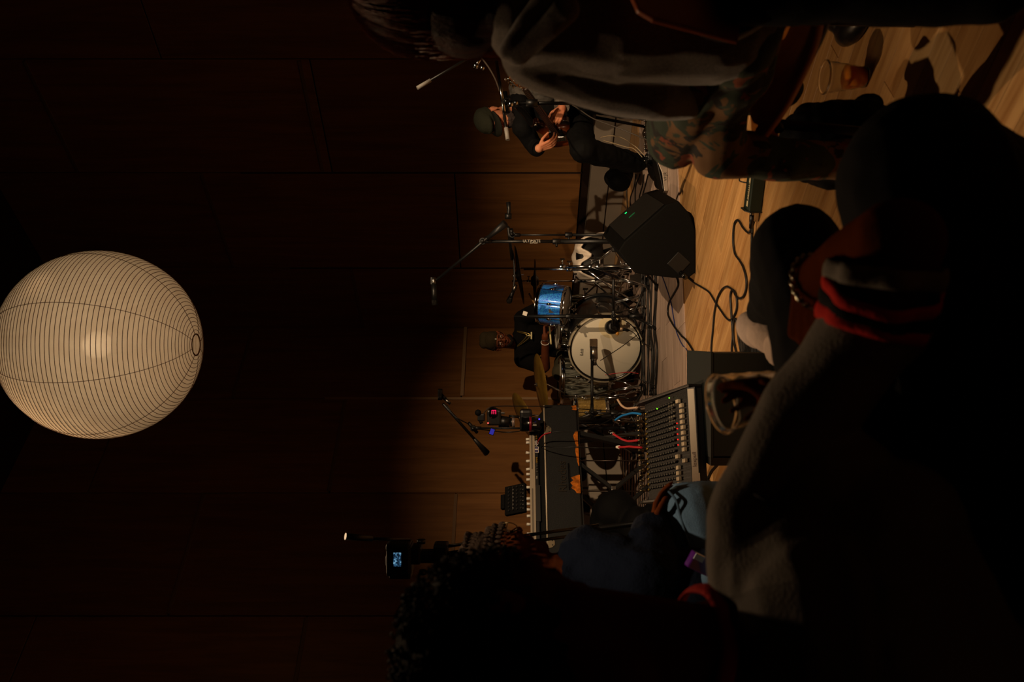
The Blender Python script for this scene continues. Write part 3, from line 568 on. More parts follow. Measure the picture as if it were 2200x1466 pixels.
# ================================================================ DIRECT BOX AND VOLUME PEDAL ON THE FLOOR
u=(F(1646,384)-F(1637,456)); u.z=0; u.normalize(); o_=F(1637,456); nb=V((-u.y,u.x,0)); nb=nb if nb.y>0 else -nb; DG=mat('dark_green_paint','16231b',.5)
db=thing('direct_box','small dark green metal box with white lettering on the floor beside the camouflage trousers','box',o_)
sec=[(0,0.003),(.105,.003),(.105,.036),(.015,.05)]; Lb=.155
pr=[o_+nb*a+V((0,0,b)) for a,b in [(0,.003),(.09,.003),(.09,.05),(.02,.055),(0,.05)]]
MB().prism(pr,u*Lb).build('case',DG,db,bevel=.003)
for s_ in (0,1): MB().prism([o_+u*(s_*Lb)-u*.003+nb*a+V((0,0,b)) for a,b in [(-.006,0.0),(.098,0.0),(.075,.066),(.02,.064),(-.006,.05)]],u*.006).build('end_plate',mat('end_plate_black','0d1410',.5),db,bevel=.002)
tp=o_+u*Lb*.5+nb*.022+V((0,0,.0562)); MB().box(tp,(.118,.018,.001),Matrix((u,nb,V((0,0,1)))).transposed()).build('label_strip',mat('label_cream','c9bd96',.6),db)
text('EOORSSEI','label_text',.017,tp+V((0,0,.0012)),u,nb,mat('print_dark','1b2018',.6),db)
MB().tube(catmull([o_+u*.1+nb*.085+V((0,0,.05)),o_+u*.105+nb*.1+V((0,0,.075)),o_+u*.125+nb*.1+V((0,0,.07)),o_+u*.13+nb*.085+V((0,0,.05))]),.003,6).build('handle',BLKM,db)
MB().cyl(o_-u*.004+nb*.03+V((0,0,.03)),o_-u*.02+nb*.03+V((0,0,.03)),.009).build('socket',STEEL,db); MB().cyl(o_-u*.02+nb*.03+V((0,0,.03)),o_-u*.075+nb*.03+V((0,0,.028)),.0095,.007).build('plug',BLKM,db)
# volume pedal
va=F(1436,410,ZM); vb=F(1434,356,ZM); u=(vb-va).normalized(); nb=V((-u.y,u.x,0)); alu=mat('brushed_alu','b5a99b',.4,.8)
vp=thing('volume_pedal','silver volume pedal with black lettering under the bass player\'s shoe','pedal',va)
W_=.105
MB().prism([va+V((0,0,.002)),va+u*.26+V((0,0,.002)),va+u*.26+V((0,0,.045)),va+u*.19+V((0,0,.06)),va+u*.12+V((0,0,.035)),va+V((0,0,.026))],nb*W_).build('housing',alu,vp,bevel=.002)
MB().prism([va+u*.0+V((0,0,.034)),va+u*.02+V((0,0,.03)),va+u*.27+V((0,0,.072)),va+u*.27+V((0,0,.082))],nb*W_).build('treadle',BLKM,vp,bevel=.003)
text('VP JR','side_lettering',.026,va+u*.095-nb*.001+V((0,0,.016)),u,(0,0,1),mat('print_black','15110f',.6),vp)
MB().cyl(va+u*.19-nb*.003+V((0,0,.04)),va+u*.19+V((0,0,.04)),.008).build('bolt',CHR,vp)
MB().cyl(va-u*.0+nb*.04+V((0,0,.018)),va-u*.05+nb*.04+V((0,0,.018)),.009).build('jack_plug',BLKG,vp)
# ================================================================ ELECTRIC PIANO, KEYBOARD, THEIR STAND
Rr=V((-.447,5.58,0)); Ll=V((-1.36,4.96,0)); ku=(Ll-Rr).normalized(); kn=V((-ku.y,ku.x,0)); kn=kn if kn.y>0 else -kn; KL=(Ll-Rr).length; KR3=Matrix((ku,kn,V((0,0,1)))).transposed()
def K(a,b,z): return Rr+ku*a+kn*b+V((0,0,z))      # along the case, away from us, up
tolex=mat('black_tolex','080908',.6,spec=.35,bump=.25,bscale=350,var=.25,vscale=14)
pw_=mat('worn_plywood','b06018',.75,bump=.4,bscale=80,var=.5,vscale=30)
ep=thing('electric_piano','black electric piano case with raised lettering and worn wooden lower edge','piano',K(KL/2,.2,0))
z0,z1=.55,.775
MB().box(K(KL/2,.2,(z0+z1)/2),(KL,.4,z1-z0),KR3).build('case',tolex,ep,bevel=.008)
MB().cyl(K(.01,-.004,z1+.002),K(KL-.01,-.004,z1+.002),.0055).build('aluminium_rail',mat('rail_pale','c4b69e',.4,.3),ep)
MB().prism([K(.02,.02,z1),K(.02,.38,z1),K(.06,.36,z1+.05),K(.06,.05,z1+.04)],ku*(KL-.06)).build('lid',BLKM,ep,bevel=.004)
def patch(pts,th=.003): return MB().prism([K(a,-.0015,z) for a,z in pts],-kn*th)
for a0,a1,h1,h2 in ((.205,.47,.030,.012),(.535,.665,.05,.062),(.94,1.01,.03,.045),(.008,.045,.035,.03)):
    rr=random.Random(int(a0*99)); pts=[(a0,z0+.001),(a1,z0+.001)]; N_=7
    for i in range(N_+1): x=a1-(a1-a0)*i/N_; pts.append((x,z0+(h2+(h1-h2)*i/N_)*(.55+.7*rr.random())*(1 if 0<i<N_ else .35)))
    patch(pts).build('worn_patch',pw_,ep)
for a in (.20,1.0):
    MB().prism([K(a+x,-.002,z) for x,z in ((-.035,.772),(.035,.772),(.03,.748),(.012,.73),(-.012,.73),(-.03,.748))],-kn*.004).build('latch',mat('latch_metal','8a7d66',.4,.8),ep,bevel=.001)
    for dx in (-.014,.014): MB().cyl(K(a+dx,-.006,.745),K(a+dx,-.0085,.745),.004,n=8).build('latch_screw',BLKM,ep)
tx=text('Rhodes','case_lettering',.075,K(.545,-.0035,.665),-ku,(0,0,1),mat('lettering_dull','3a342d',.35,.6),ep,depth=.003)
MB().box(K(.545,-.003,.625),(.19,.005,.005),KR3).box(K(.545,-.003,.616),(.19,.003,.002),KR3).build('lettering_bar',BLKG,ep)
# keyboard on top: back panel towards us
syn=thing('stage_keyboard','silver stage keyboard resting on the electric piano, its back panel and white knobs facing us','keyboard',K(.75,.17,.83))
zs=.822; pale=mat('pale_alu','9c8f7c',.45,.25)
MB().prism([K(.18,.03,zs),K(.18,.33,zs),K(.18,.33,zs+.035),K(.18,.05,zs+.058),K(.18,.03,zs+.05)],ku*1.1).build('body',BLKM,syn,bevel=.003)
MB().box(K(.18+.55,.026,zs+.041),(1.1,.008,.036),KR3).build('top_rail',pale,syn,bevel=.002)
for a,w_ in ((.35,.26),(.83,.42)): MB().box(K(a,.0212,zs+.043),(w_,.002,.009),KR3).build('vent_slot',mat('slot_grey','5d554a',.6),syn,kind='stuff') if False else MB().box(K(a,.0212,zs+.043),(w_,.002,.009),KR3).build('vent_slot',mat('slot_grey','5d554a',.6),syn)
for a in (.245,.27,.345,.41,.47,.505,.545,.60,.68,.715,.755,.80,.855,.92): 
    MB().cyl(K(a,.045+.02*random.random(),zs+.055),K(a,.05,zs+.082),.0095,.0085,n=14).build('knob',WHITE,syn)
for i,a in enumerate((.22,.237,.254,.40,.415,.43,.445,.46,.48,.50)): MB().cyl(K(a,.029,zs+.012),K(a,.018,zs+.012),.006,n=12).build('jack_socket',BRASS if i<6 else STEEL,syn)
MB().box(K(.335,.028,zs+.012),(.045,.004,.032),KR3).build('label_sticker',mat('sticker_white','b9b2b0',.5),syn); MB().box(K(.335,.025,zs+.012),(.036,.003,.022),KR3).build('sticker_window',mat('sticker_blue','2a2550',.5),syn); MB().box(K(.335,.023,zs+.012),(.010,.003,.022),KR3).build('sticker_bar',MATS['sticker_white'],syn)
for i in range(8): 
    a=i*PI/4; MB().prism([K(.285,.027,zs+.012),K(.285+.02*math.cos(a-.2),.027,zs+.012+.017*math.sin(a-.2)),K(.285+.02*math.cos(a+.2),.027,zs+.012+.017*math.sin(a+.2))],-kn*.002).build('star_ray',MATS['sticker_white'],syn)
MB().box(K(.72,.027,zs+.008),(.25,.004,.03),KR3).build('power_panel',mat('panel_dark','15130f',.5),syn)
text('-lec','panel_text',.016,K(.54,.027,zs+.014),-ku,(0,0,1),MATS['print_white'],syn)
# small black synthesizer with many knobs standing tilted on the keyboard
sy=thing('desktop_synthesizer','small black desktop synthesizer propped up on the silver keyboard','synthesizer',K(.66,.16,.88))
Rt=KR3@Matrix.Rotation(math.radians(62),3,'X'); c_=P(1108,1074,5.26)
BLKS=mat('black_matt','040404',.7); MB().box(c_,(.2,.15,.03),Rt).build('case',BLKS,sy,bevel=.004)
MB().box(c_+Rt@V((.0,.092,.0)),(.1,.03,.03),Rt).build('top_box',BLKS,sy,bevel=.004)
for j in range(4):
    for i in range(7): MB().cyl(c_+Rt@V((-.08+i*.026,-.05+j*.03,.015)),c_+Rt@V((-.08+i*.026,-.05+j*.03,.026)),.006,n=8).build('knob',mat('knob_grey','171412',.4),sy)
for i in range(7): MB().box(c_+Rt@V((-.08+i*.026,-.062,.0155)),(.004,.004,.002),Rt).build('marking',MATS['print_white'],sy)
MB().box(c_+Rt@V((0,.012,.0155)),(.16,.003,.001),Rt).build('white_line',MATS['print_white'],sy)
for x in (-.07,.07): MB().cyl(c_+Rt@V((x,-.05,-.015)),V(((c_+Rt@V((x,-.05,-.015))).x,(c_+Rt@V((x,-.05,-.015))).y+.02,.872)),.006).build('prop',BLKM,sy)
# folding stand: crossing square tubes, thin rods
ks=thing('keyboard_stand','black folding stand with crossing braces under the electric piano','stand',K(.55,.2,ZM))
def bar(a,b,w_,name='brace',m=BLKM):
    a=V(a);b=V(b); d=(b-a); R_=frame(d); return MB().box((a+b)/2,(w_,d.length,w_),R_).build(name,m,ks,bevel=.002,seg=1)
bar(K(.43,.04,.55),K(.62,.04,.33),.026); bar(K(.62,.05,.33),K(.36,.06,ZM+.02),.026)
bar(K(.50,.34,.55),K(.72,.34,.33),.026); bar(K(.72,.35,.33),K(.44,.36,ZM+.02),.026)
bar(K(.20,.05,.545),K(.33,.05,ZM+.03),.034); bar(K(.95,.06,.55),K(.88,.06,ZM+.02),.03); bar(K(.1,.38,.55),K(.03,.36,ZM+.02),.03)
for a,zb in ((.425,ZM),(.645,ZM)): 
    MB().cyl(K(a,.01,.55),K(a,.01,zb),.0045).build('rod',mat('rod_dull','3a302a',.35,.8),ks)
MB().box(K(.62,.04,.33),(.03,.05,.03),KR3).build('hinge',STEEL,ks,bevel=.003)
MB().box(K(KL/2,.03,.543),(KL-.06,.03,.012),KR3).box(K(KL/2,.36,.543),(KL-.06,.03,.012),KR3).build('support_rail',BLKM,ks,kind='stuff')
# black soft bag under the piano
bg=MB().ell(P(1325,1105,4.75),(.15,.12,.14)).ell(P(1300,1120,4.8),(.1,.1,.1)).ell(P(1370,1150,4.6),(.17,.12,.1)).cap(P(1290,1100,4.8),.06,P(1380,1150,4.6),.08).ell(P(1412,1120,4.6),(.2,.12,.07)).ell(P(1285,1145,4.7),(.05,.05,.09))
for i in range(0,len(bg.v)):
    if bg.v[i].z<ZM+.004: bg.v[i].z=ZM+.004
bo=blob(bg,'gear_bag',mat('black_nylon','030303',.8,bump=.1,bscale=60),None,.012,6,disp=.012,dscale=6); tag(bo,'slumped black soft gear bag under the left end of the electric piano','bag')

# ================================================================ MIXING DESK ON A DARK GREEN CASE
# corners of the sloping face: near edge and far edge
fl=F(1488,1062,.0); 
ma_=P(1478,832,3.15); mb_=P(1466,1052,3.05)     # near edge, right and left
mc_=P(1380,768,3.72); md_=P(1404,1000,3.6)     # far edge
mu=(mb_-ma_); mu.z=0; ML=mu.length; mu.normalize(); mn=V((-mu.y,mu.x,0)); mn=mn if mn.y>0 else -mn
zn=ma_.z; MD=.40; zf=zn+.105
def Q(a,b,h=0):                      # on the desk's face: a along, b 0..1 from the near edge back, h out of it
    fw=(mn*MD+V((0,0,zf-zn))); nrm=V((0,0,1))*MD-mn*(zf-zn); nrm.normalize(); o=V((ma_.x,ma_.y,zn))
    return o+mu*a+fw*b+nrm*h
qn=(Q(0,0,1)-Q(0,0,0)); qf=(Q(0,1)-Q(0,0)).normalized(); QR=Matrix((mu,qf,mu.cross(qf))).transposed(); ML+=.02
desk=thing('mixing_desk','black sloping mixing desk with white fader caps and white tape along its front','mixer',V((Q(ML/2,.5).x,Q(ML/2,.5).y,zn-.07)))
zb=zn-.055
side=[V((0,0,zb)),mn*(MD+.03)+V((0,0,zb)),mn*(MD+.05)+V((0,0,zf+.035)),mn*(MD-.03)+V((0,0,zf+.03)),V((0,0,zn))-mn*.012]
o0=V((ma_.x,ma_.y,0))
MB().prism([o0+p for p in side[:2]]+[o0+mn*(MD)+V((0,0,zf)),o0+V((0,0,zn))],mu*ML).build('chassis',BLKM,desk,bevel=.002,seg=1)
for s_ in (-.012,ML): MB().prism([o0+mu*s_+p for p in side],mu*.012).build('side_cheek',mat('cheek','15100c',.5),desk,bevel=.003)
fm=mat('desk_face','060505',.55,spec=.3,bump=.2,bscale=200); MB().box(Q(ML/2,.5,.001),(ML-.004,MD*1.02,.002),QR).build('face',fm,desk)
kb=MB(); kbb=MB(); rnd=random.Random(3); NC=16
for i in range(NC):
    a=.035+(ML-.07)*(i+.5)/NC
    for j in range(11):
        b=.30+.058*j; r_=.0062
        kb.cyl(Q(a-.004,b,.002),Q(a-.004,b,.015),r_,r_*.8,n=8); kbb.box(Q(a-.004+rnd.uniform(-.002,.002),b+.006,.0155),(.0012,.005,.001),QR)
kb.build('channel_knobs',mat('knob_dark','12110f',.4),desk,kind='stuff'); kbb.build('knob_pointers',mat('print_pale','77705f',.5),desk,kind='stuff')
for i in range(NC):
    a=.035+(ML-.07)*(i+.5)/NC
    MB().cyl(Q(a,.955,.0),Q(a,.955,.010),.005,n=10).build('input_socket',mat('socket_gold','8d7434',.3,.9),desk)
    MB().cyl(Q(a+.004,1.03,.01),Q(a+.004,1.03,.035),.0042,n=8).build('plug',mat('plug_nickel','6d6248',.3,.9),desk)
    MB().box(Q(a,.135,.002),(.003,.11*1,.002),QR).build('fader_slot',mat('slot_black','050505',.6),desk)
fp={0:.17,1:.10,2:.10,3:.10,4:.10,5:.09,6:.09,7:.09,8:.09,9:.09,10:.235,11:.09,12:.235,13:.235,14:.235,15:.235}
for i in range(NC):
    a=.035+(ML-.07)*(i+.5)/NC-(0 if i else 0); fb=fp[i]
    m=MB()
    for dx in (-.0055,.0055): m.box(Q(a,fb+.0,.011)+qf*dx*1.1,(.016,.0095,.014),QR)
    m.build('fader_cap',mat('fader_white','c9b99e',.5),desk,bevel=.003)
    if 3<i<9 or i==10: MB().cyl(Q(a-.004,.25,.0),Q(a-.004,.25,.006),.0022,n=6).build('peak_light',mat('led_red','400808',.4,emis='ff2018',es=1.6),desk)
for i in range(7):
    for j in range(3): MB().box(Q(.05+i*.0155,.30+j*.05,.004),(.008,.009,.004),QR).build('button',mat('button_grey','6f6859',.5),desk)
for (a,b) in ((.045,.62),(.02,.33)): MB().cyl(Q(a,b,.015),Q(a,b,.018),.003,n=8).build('green_light',mat('led_lime','1c3008',.4,emis='8cff30',es=1.2),desk)
tape=mat('paper_tape','f2e4d0',.8); tv_=(qf*.45+V((0,0,.9))).normalized(); tn=(-mu).cross(tv_).normalized(); tn=tn if tn.y<0 else -tn; TR=Matrix((mu,tv_,mu.cross(tv_))).transposed()
def T(a,v,h): return Q(a,0,0)+tv_*(v-.011)+tn*(h+.001)
MB().box(T(.5*(ML-.004),.0,-.005),(ML-.004,.034,.008),TR).build('front_lip',BLKM,desk,bevel=.002)
MB().box(T(.008+.335/2,.001,.0),(.335,.025,.0015),TR).build('tape_strip',tape,desk); MB().box(T(.335+(ML-.34)/2,-.001,.0008),(ML-.345,.030,.0015),TR).build('tape_strip',tape,desk)
hand_=mat('felt_pen','4a2238',.7); text('loxpull','tape_writing',.021,T(.285,.001,.0016),-mu,tv_,hand_,desk); text('mishael/sC','tape_writing',.022,T(.415,.0,.0022),-mu,tv_,hand_,desk)
# case under it
cs=mat('dark_green_case','121a18',.6); g0_=F(1636,776)+V((0,0,0)); 
gc=thing('equipment_case','dark green box on the floor that carries the mixing desk','case',V((g0_.x-.17,g0_.y+.2,0)))
x1=P(1560,776,3.0).x; x0_=P(1560,966,3.0).x; yN=3.02
MB().box(((x0_+x1)/2-.0,yN+.2,(zb-.008)/2),(x1-x0_+.06,.40,zb-.012)).build('body',cs,gc,bevel=.004); 
MB().box(((x0_+x1)/2,yN+.2,zb-.006),(x1-x0_+.07,.41,.01)).build('lid',cs,gc,bevel=.002)
MB().box((x0_-.05,yN+.2,(zb)/2),(.03,.4,zb-.004)).build('black_edge',BLKM,gc,bevel=.002)
# sockets on cables feeding the desk
for i,(px,py,m_,pts,lab) in enumerate([
 (0,0,'cable_red',[(1318,933,3.98),(1326,938,3.95),(1336,944,3.9),(1348,948,3.85),(1358,948,3.78),(1374,946,3.7)],'red cable with silver plug arching into the back of the mixing desk'),
 (0,0,'cable_red',[(1330,961,3.98),(1340,961,3.9),(1352,960,3.84),(1362,961,3.76),(1378,962,3.68)],'second red cable with white plug entering the back of the mixing desk'),
 (0,0,'blue',[(1322,903,4.2),(1334,895,4.1),(1346,891,4.0),(1360,888,3.85),(1376,890,3.72)],'short blue cable behind the mixing desk'),
 (0,0,'whitec',[(1327,859,4.2),(1334,870,4.15),(1342,876,4.1),(1350,878,4.0),(1368,876,3.8)],'white cable arching behind the mixing desk')]):
    mm_={'cable_red':MATS['cable_red'],'blue':mat('cable_blue','1470b8',.4),'whitec':mat('cable_white','b59a82',.5)}[m_]
    pp=[P(*q) for q in pts]; end=F(1392+i*3,pts[-1][1]+4,ZM+.01); tb=thing('patch_cable',lab,'cable',pp[2]); MB().tube(catmull(pp),.0055,8).build('sleeve',mm_,tb)
    if i<2: MB().cyl(pp[0]+(pp[0]-pp[1]).normalized()*.04,pp[0],.007,.009,n=12).build('plug',CHR if i==0 else WHITE,tb)
    MB().tube(catmull([pp[0],pp[0]+V((-.02,.12,-.05)),V((pp[0].x-.05,pp[0].y+.3,ZM+.008))]),.004,6).build('lead',CAB,tb)

# ================================================================ VIDEO CAMERAS
vt=thing('video_camera','black video camera with pink lit display above the piano\'s right end','camera',P(1160,905,5.45)); D=5.45
def B(px,py,d,w,dp,h,R=None): return MB().box(P(px,py,d),(w,dp,h),R)
B(1062,897,D,.105,.09,.095).build('body',BLKM,vt,bevel=.012)
MB().ell(P(1060,889,D-.01),(.045,.05,.045)).build('display_dome',BLKG,vt)
# pink lit digits, on their side
pk=mat('pink_display','3a0818',.4,emis='ff1858',es=1.3)
c_=P(1061,886,D-.063); 
for dx in (-.013,0,.013): MB().box(c_+V((dx*.0,0,dx)),(.026,.003,.0045)).build('display_segment',pk,vt)
MB().box(c_+V((.013,0,0)),(.004,.003,.03)).build('display_segment',pk,vt)
MB().cyl(P(1048.5,909.5,D-.06),P(1048.5,909.5,D-.052),.0045,n=10).build('tally_light',mat('tally_red','400808',.4,emis='ff4038',es=5),vt)
B(1034,897,D,.05,.05,.05).build('viewfinder',BLKM,vt,bevel=.008); MB().ell(P(1027,887,D-.02),(.022,.022,.022)).build('eyecup',RUB,vt)
MB().cyl(P(1036,905,D),P(1030,908,D),.015).build('microphone_socket',BLKM,vt)
sc=mat('camera_screen','10102a',.3,emis='3a36b8',es=.55); Rs=Matrix.Rotation(.35,3,'Y'); MB().box(P(1057,928,D-.02),(.045,.008,.035),Rs).build('side_screen_frame',BLKG,vt); MB().box(P(1057,928,D-.026),(.038,.004,.028),Rs).build('side_screen',sc,vt)
MB().cyl(P(1072,906,D),P(1096,908,D),.042,.036,n=24).cyl(P(1096,908,D),P(1104,908,D),.03,.03,n=24).build('lens_barrel',BLKM,vt); MB().cyl(P(1100,908,D),P(1106,908,D),.034,n=24).build('pale_ring',mat('ring_pale','8b7a72',.4,.5),vt)
B(1080,888,D-.03,.015,.02,.03).build('lever',STEEL,vt,bevel=.003)
hd=thing('tripod_head','black fluid tripod head with a dark red ring and blue light, carrying the video camera','tripod head',P(1168,905,5.5))
MB().box(P(1130,903,5.5),(.15,.12,.085)).build('body',BLKM,hd,bevel=.02); MB().cyl(P(1120,912,5.43),P(1160,912,5.43),.05,n=28).build('drum',BLKG,hd); MB().cyl(P(1137,912,5.43),P(1142,912,5.43),.052,n=28).build('red_ring',mat('dark_red_ring','7a1420',.35,.3),hd)
MB().cyl(P(1093,894,5.45),P(1115,896,5.45),.007,.009).build('lever',BLKM,hd); MB().ell(P(1158.5,901,5.37),.005,n=8).build('blue_light',mat('led_blue','0a0a40',.4,emis='4030ff',es=3),hd)
text('.380','head_number',.018,P(1148,914,5.372),(0,0,-1),(1,0,0),MATS['print_white'],hd)
MB().box(P(1150,925,5.5),(.05,.1,.06)).build('side_knob',BLKM,hd,bevel=.01)
x,y=P(1165,905,5.95).x,5.98
tr_=thing('camera_tripod','dark tripod column and legs behind the electric piano\'s right end','tripod',(x,y,ZM)); MB().cyl((x,y,.25),(x,y,.84),.028,n=18).build('column',mat('tripod_grey','2b2724',.4,.5),tr_); MB().tube([(x,y,.84),(x+.0,y-.3,.85),(x,y-.5,.81)],.016,8).build('mount_arm',BLKM,tr_); tripod(tr_,x,y,.5,.26,m=mat('tripod_grey','2b2724'),a0=.9,r=.014)
tag(MB().tube(catmull([P(1036,900,5.45),P(1040,888,5.45),P(1052,876,5.45),P(1075,873,5.47),P(1110,873,5.5),P(1180,874,5.56),P(1260,880,5.75),F(1385,885,ZM+.004)]),.0035,6).build('camera_cable',CAB),'thin black cable rising from the floor to the video camera\'s right side','cable')
tag(MB().tube(catmull([P(1018,922,5.85),P(1050,925,5.6),P(1085,929,5.45),P(1115,927,5.45),P(1118,922,5.48)]),.0035,6).build('camera_cable',CAB),'thin black cable left of the video camera running down to its tripod head','cable')
ca=catmull([P(1155,953,5.38),P(1158,945,5.34),P(1166,936,5.32),P(1178,931,5.3),P(1200,928,5.28),P(1250,925,5.25),P(1300,908,5.0),P(1340,885,4.8),F(1400,872,ZM+.005)])
rt=thing('jack_cable','thin cable with a red end plugged into the keyboard and hanging over the piano case','cable',ca[20]); MB().tube(ca[:28],.0045,6).build('red_end',MATS['cable_red'],rt); MB().tube(ca[27:],.0035,6).build('lead',CAB,rt)
tag(MB().tube(catmull([P(1165,963,5.38),P(1172,960,5.3),P(1200,962,5.24),P(1235,961,5.2),P(1290,963,5.2),P(1340,962,4.9),F(1400,955,ZM+.005)]),.0035,6).build('power_cable',CAB),'thin black cable hanging down over the middle of the piano case','cable')
# second camera: near left, on its tripod
D2=3.3; v2=thing('video_camera','black video camera with a glowing bluish screen on the near left tripod','camera',P(890,1200,D2))
B(860,1200,D2,.13,.10,.105).build('body',BLKM,v2,bevel=.015); B(858,1172,D2,.035,.1,.1).build('grip',BLKM,v2,bevel=.012); MB().cyl(P(862,1200,D2+.04),P(866,1200,D2+.17),.04,n=24).build('lens_barrel',BLKM,v2); B(838,1202,D2,.05,.07,.03).build('viewfinder_hump',BLKM,v2,bevel=.01); B(862,1232,D2,.03,.08,.09).build('battery_grip',BLKM,v2,bevel=.008)
B(853.5,1203,D2-.055,.066,.006,.04).build('screen_frame',BLKG,v2)
# the live picture on its screen: bluish blocks
scr=bpy.data.materials.new('live_screen'); scr.use_nodes=True; N=scr.node_tree.nodes; L=scr.node_tree.links; b=N['Principled BSDF']; b.inputs['Base Color'].default_value=(.01,.01,.01,1)
tc=N.new('ShaderNodeTexCoord'); nz=N.new('ShaderNodeTexNoise'); nz.inputs['Scale'].default_value=95; nz.inputs['Detail'].default_value=4; r=N.new('ShaderNodeValToRGB'); e=r.color_ramp.elements; e[0].position=.42; e[0].color=(.004,.01,.02,1); e[1].position=.68; e[1].color=(.35,.65,.8,1); x_=e.new(.52); x_.color=(.03,.10,.19,1)
L.new(tc.outputs['Object'],nz.inputs['Vector']); L.new(nz.outputs['Fac'],r.inputs[0]); L.new(r.outputs[0],b.inputs['Emission Color']); b.inputs['Emission Strength'].default_value=1.1
B(853.5,1203,D2-.0595,.056,.003,.031).build('screen',scr,v2)
h2=thing('tripod_head','black pan head with a long handle rising above the glowing camera','tripod head',P(900,1190,D2))
B(893,1190,D2,.07,.09,.05).build('plate',BLKM,h2,bevel=.008); B(920,1195,D2,.05,.06,.09).build('body',BLKM,h2,bevel=.012); MB().cyl(P(880,1160,D2-.02),P(800,1158,D2-.1),.007).cyl(P(800,1158,D2-.1),P(742,1153,D2-.15),.011,.014).build('pan_handle',BLKM,h2); MB().cyl(P(905,1168,D2),P(905,1160,D2),.018).build('lock_knob',BLKM,h2); MB().cyl(P(908,1225,D2),P(908,1235,D2),.014).build('lock_knob',BLKM,h2); MB().ell(P(916,1229,D2-.03),.006,n=8).build('bubble',CHR,h2)
x,y=P(960,1192,D2).x,D2; t2=thing('camera_tripod','black tripod with a pale metal clamp carrying the glowing camera at left','tripod',(x,y,0))
B(948,1190,D2,.09,.08,.06).build('shoulder',BLKM,t2,bevel=.01)
def leg2(ax_,ay_,ex,ey):
    s_=V((x+ax_,y+ay_,P(960,1190,D2).z)); e_=V((ex,ey,.012)); m_=s_.lerp(e_,.5)
    d=(e_-s_).normalized(); w_=d.cross(V((0,1,0))).normalized()*.014
    for q in (-1,1): MB().cyl(s_+w_*q,m_+w_*q,.007).build('leg_tube',BLKG,t2)
    MB().cyl(m_-d*.05,e_,.012).build('leg',BLKM,t2); MB().ell(e_,.016,n=10).build('rubber_foot',RUB,t2)
    return s_,d
s_,d_=leg2(.02,0,P(1400,1120,3.0).x,3.25); leg2(-.03,.03,x-.45,y+.35); leg2(0,-.03,x-.25,y-.5)
cl_=P(1012,1168,D2-.02); MB().tube([cl_+V((-.045,0,.014)),cl_+V((-.01,0,.017)),cl_+V((.02,0,.008)),cl_+V((.022,0,-.004)),cl_+V((-.01,0,-.012)),cl_+V((-.045,0,-.012))],.0055,8).build('clamp_lever',mat('pale_metal','b5986a',.35,.7),t2)

# ================================================================ CABLES ON THE FLOOR
def fcable(lab,pts,r=.0045,m=CAB,name='floor_cable',group=None,z=.0):
    pp=[F(a,b,0) for a,b in pts]; pp=catmull(pp,10)
    for i,p in enumerate(pp): p.z=r+.001+z+(.0 if (p.y<4.6 or z) else ZM)+.0012*math.sin(i*.7)*0
    o=MB().tube(pp,r,6).build(name,m); tag(o,lab,'cable',group); return o
fcable('black cable from the green box curving round in a wide loop on the floorboards',[(1619,470),(1619,500),(1619,540),(1615,520)][:2]+[(1618,462+40),(1617,560),(1618,600)],.0045)
fcable('black cable making the largest loop on the light floorboards',[(1622,476),(1618,487),(1612,500),(1600,490),(1590,474),(1583,476),(1579,490),(1578,520),(1582,545),(1592,560),(1600,575),(1606,598),(1606,620),(1600,637),(1591,641),(1583,634),(1578,624),(1566,616),(1556,620),(1547,634),(1542,648),(1537,675),(1534,710),(1531,740),(1530,776)],.005)
fcable('black cable wandering from the floor monitor across the floorboards',[(1452,583),(1470,590),(1484,600),(1494,608),(1510,617),(1525,627),(1534,640),(1541,652),(1552,668),(1562,682),(1570,688),(1577,684),(1585,666),(1586,645),(1582,628),(1576,623),(1572,635),(1573,660),(1575,690),(1577,720),(1575,745),(1574,776)],.005)
fcable('black cable curving off the grey mat beside the mixing desk',[(1452,588),(1460,600),(1461,615),(1452,632),(1443,648),(1439,665),(1441,680),(1452,700),(1466,718),(1482,738),(1492,755),(1497,776)],.006)
fcable('thin blue cable crossing the grey mat below the floor monitor',[(1424,590),(1430,605),(1437,625),(1445,650),(1450,680),(1456,710),(1466,735),(1477,752),(1486,768)],.003,mat('cable_navy','182a66',.4))
fcable('tall narrow cable loop right of the mixing desk',[(1600,776),(1594,752),(1590,730),(1586,700),(1584,686),(1580,688),(1578,705),(1579,730),(1583,750),(1590,776)],.005)
for i in range(7):
    o_=i*3.2; fcable('black loop of the coiled cable bundle on the boards by the white shoe',[(1593+o_,776),(1594+o_,745),(1596+o_*1.0,715),(1600+o_*.8,697),(1607+o_*.7,692),(1613+o_*.7,700),(1616+o_*.9,725),(1617+o_,750),(1618+o_,776)],.0042,group='black loops of the coiled cable bundle')
rc=random.Random(11)
for i in range(13):
    a=1383+i*2.6+rc.uniform(-1,1); b=a+rc.uniform(-4,5)
    fcable('black cable running across the mat in front of the drums',[(a,560+rc.uniform(-30,30)),((a+b)/2+rc.uniform(-3,3),640),(b+rc.uniform(-3,3),700),((a+b)/2+rc.uniform(-3,3),760),(a+rc.uniform(-3,3),850)],.0045 if i%3 else .007,group='black cables across the mat in front of the drums')
for i in range(16):
    a=1342+i*4.6+rc.uniform(-1,1); 
    fcable('thin cable running across the mat under the electric piano',[(a,900+rc.uniform(-30,30)),(a+rc.uniform(-3,3),980),(a+rc.uniform(-3,3),1060),(a+2+rc.uniform(-3,3),1150)],.004,group='thin cables under the electric piano',m=CAB if i%4 else mat('cable_brown','3a2a22',.5))
for i in range(5):
    a=1352+i*9; fcable('dark cable lying on the mat near the bass player\'s shoe',[(a,470),(a-6+rc.uniform(-5,5),430),(a+rc.uniform(-6,6),400),(a+8,375)],.005,group='dark cables near the bass player\'s shoe')
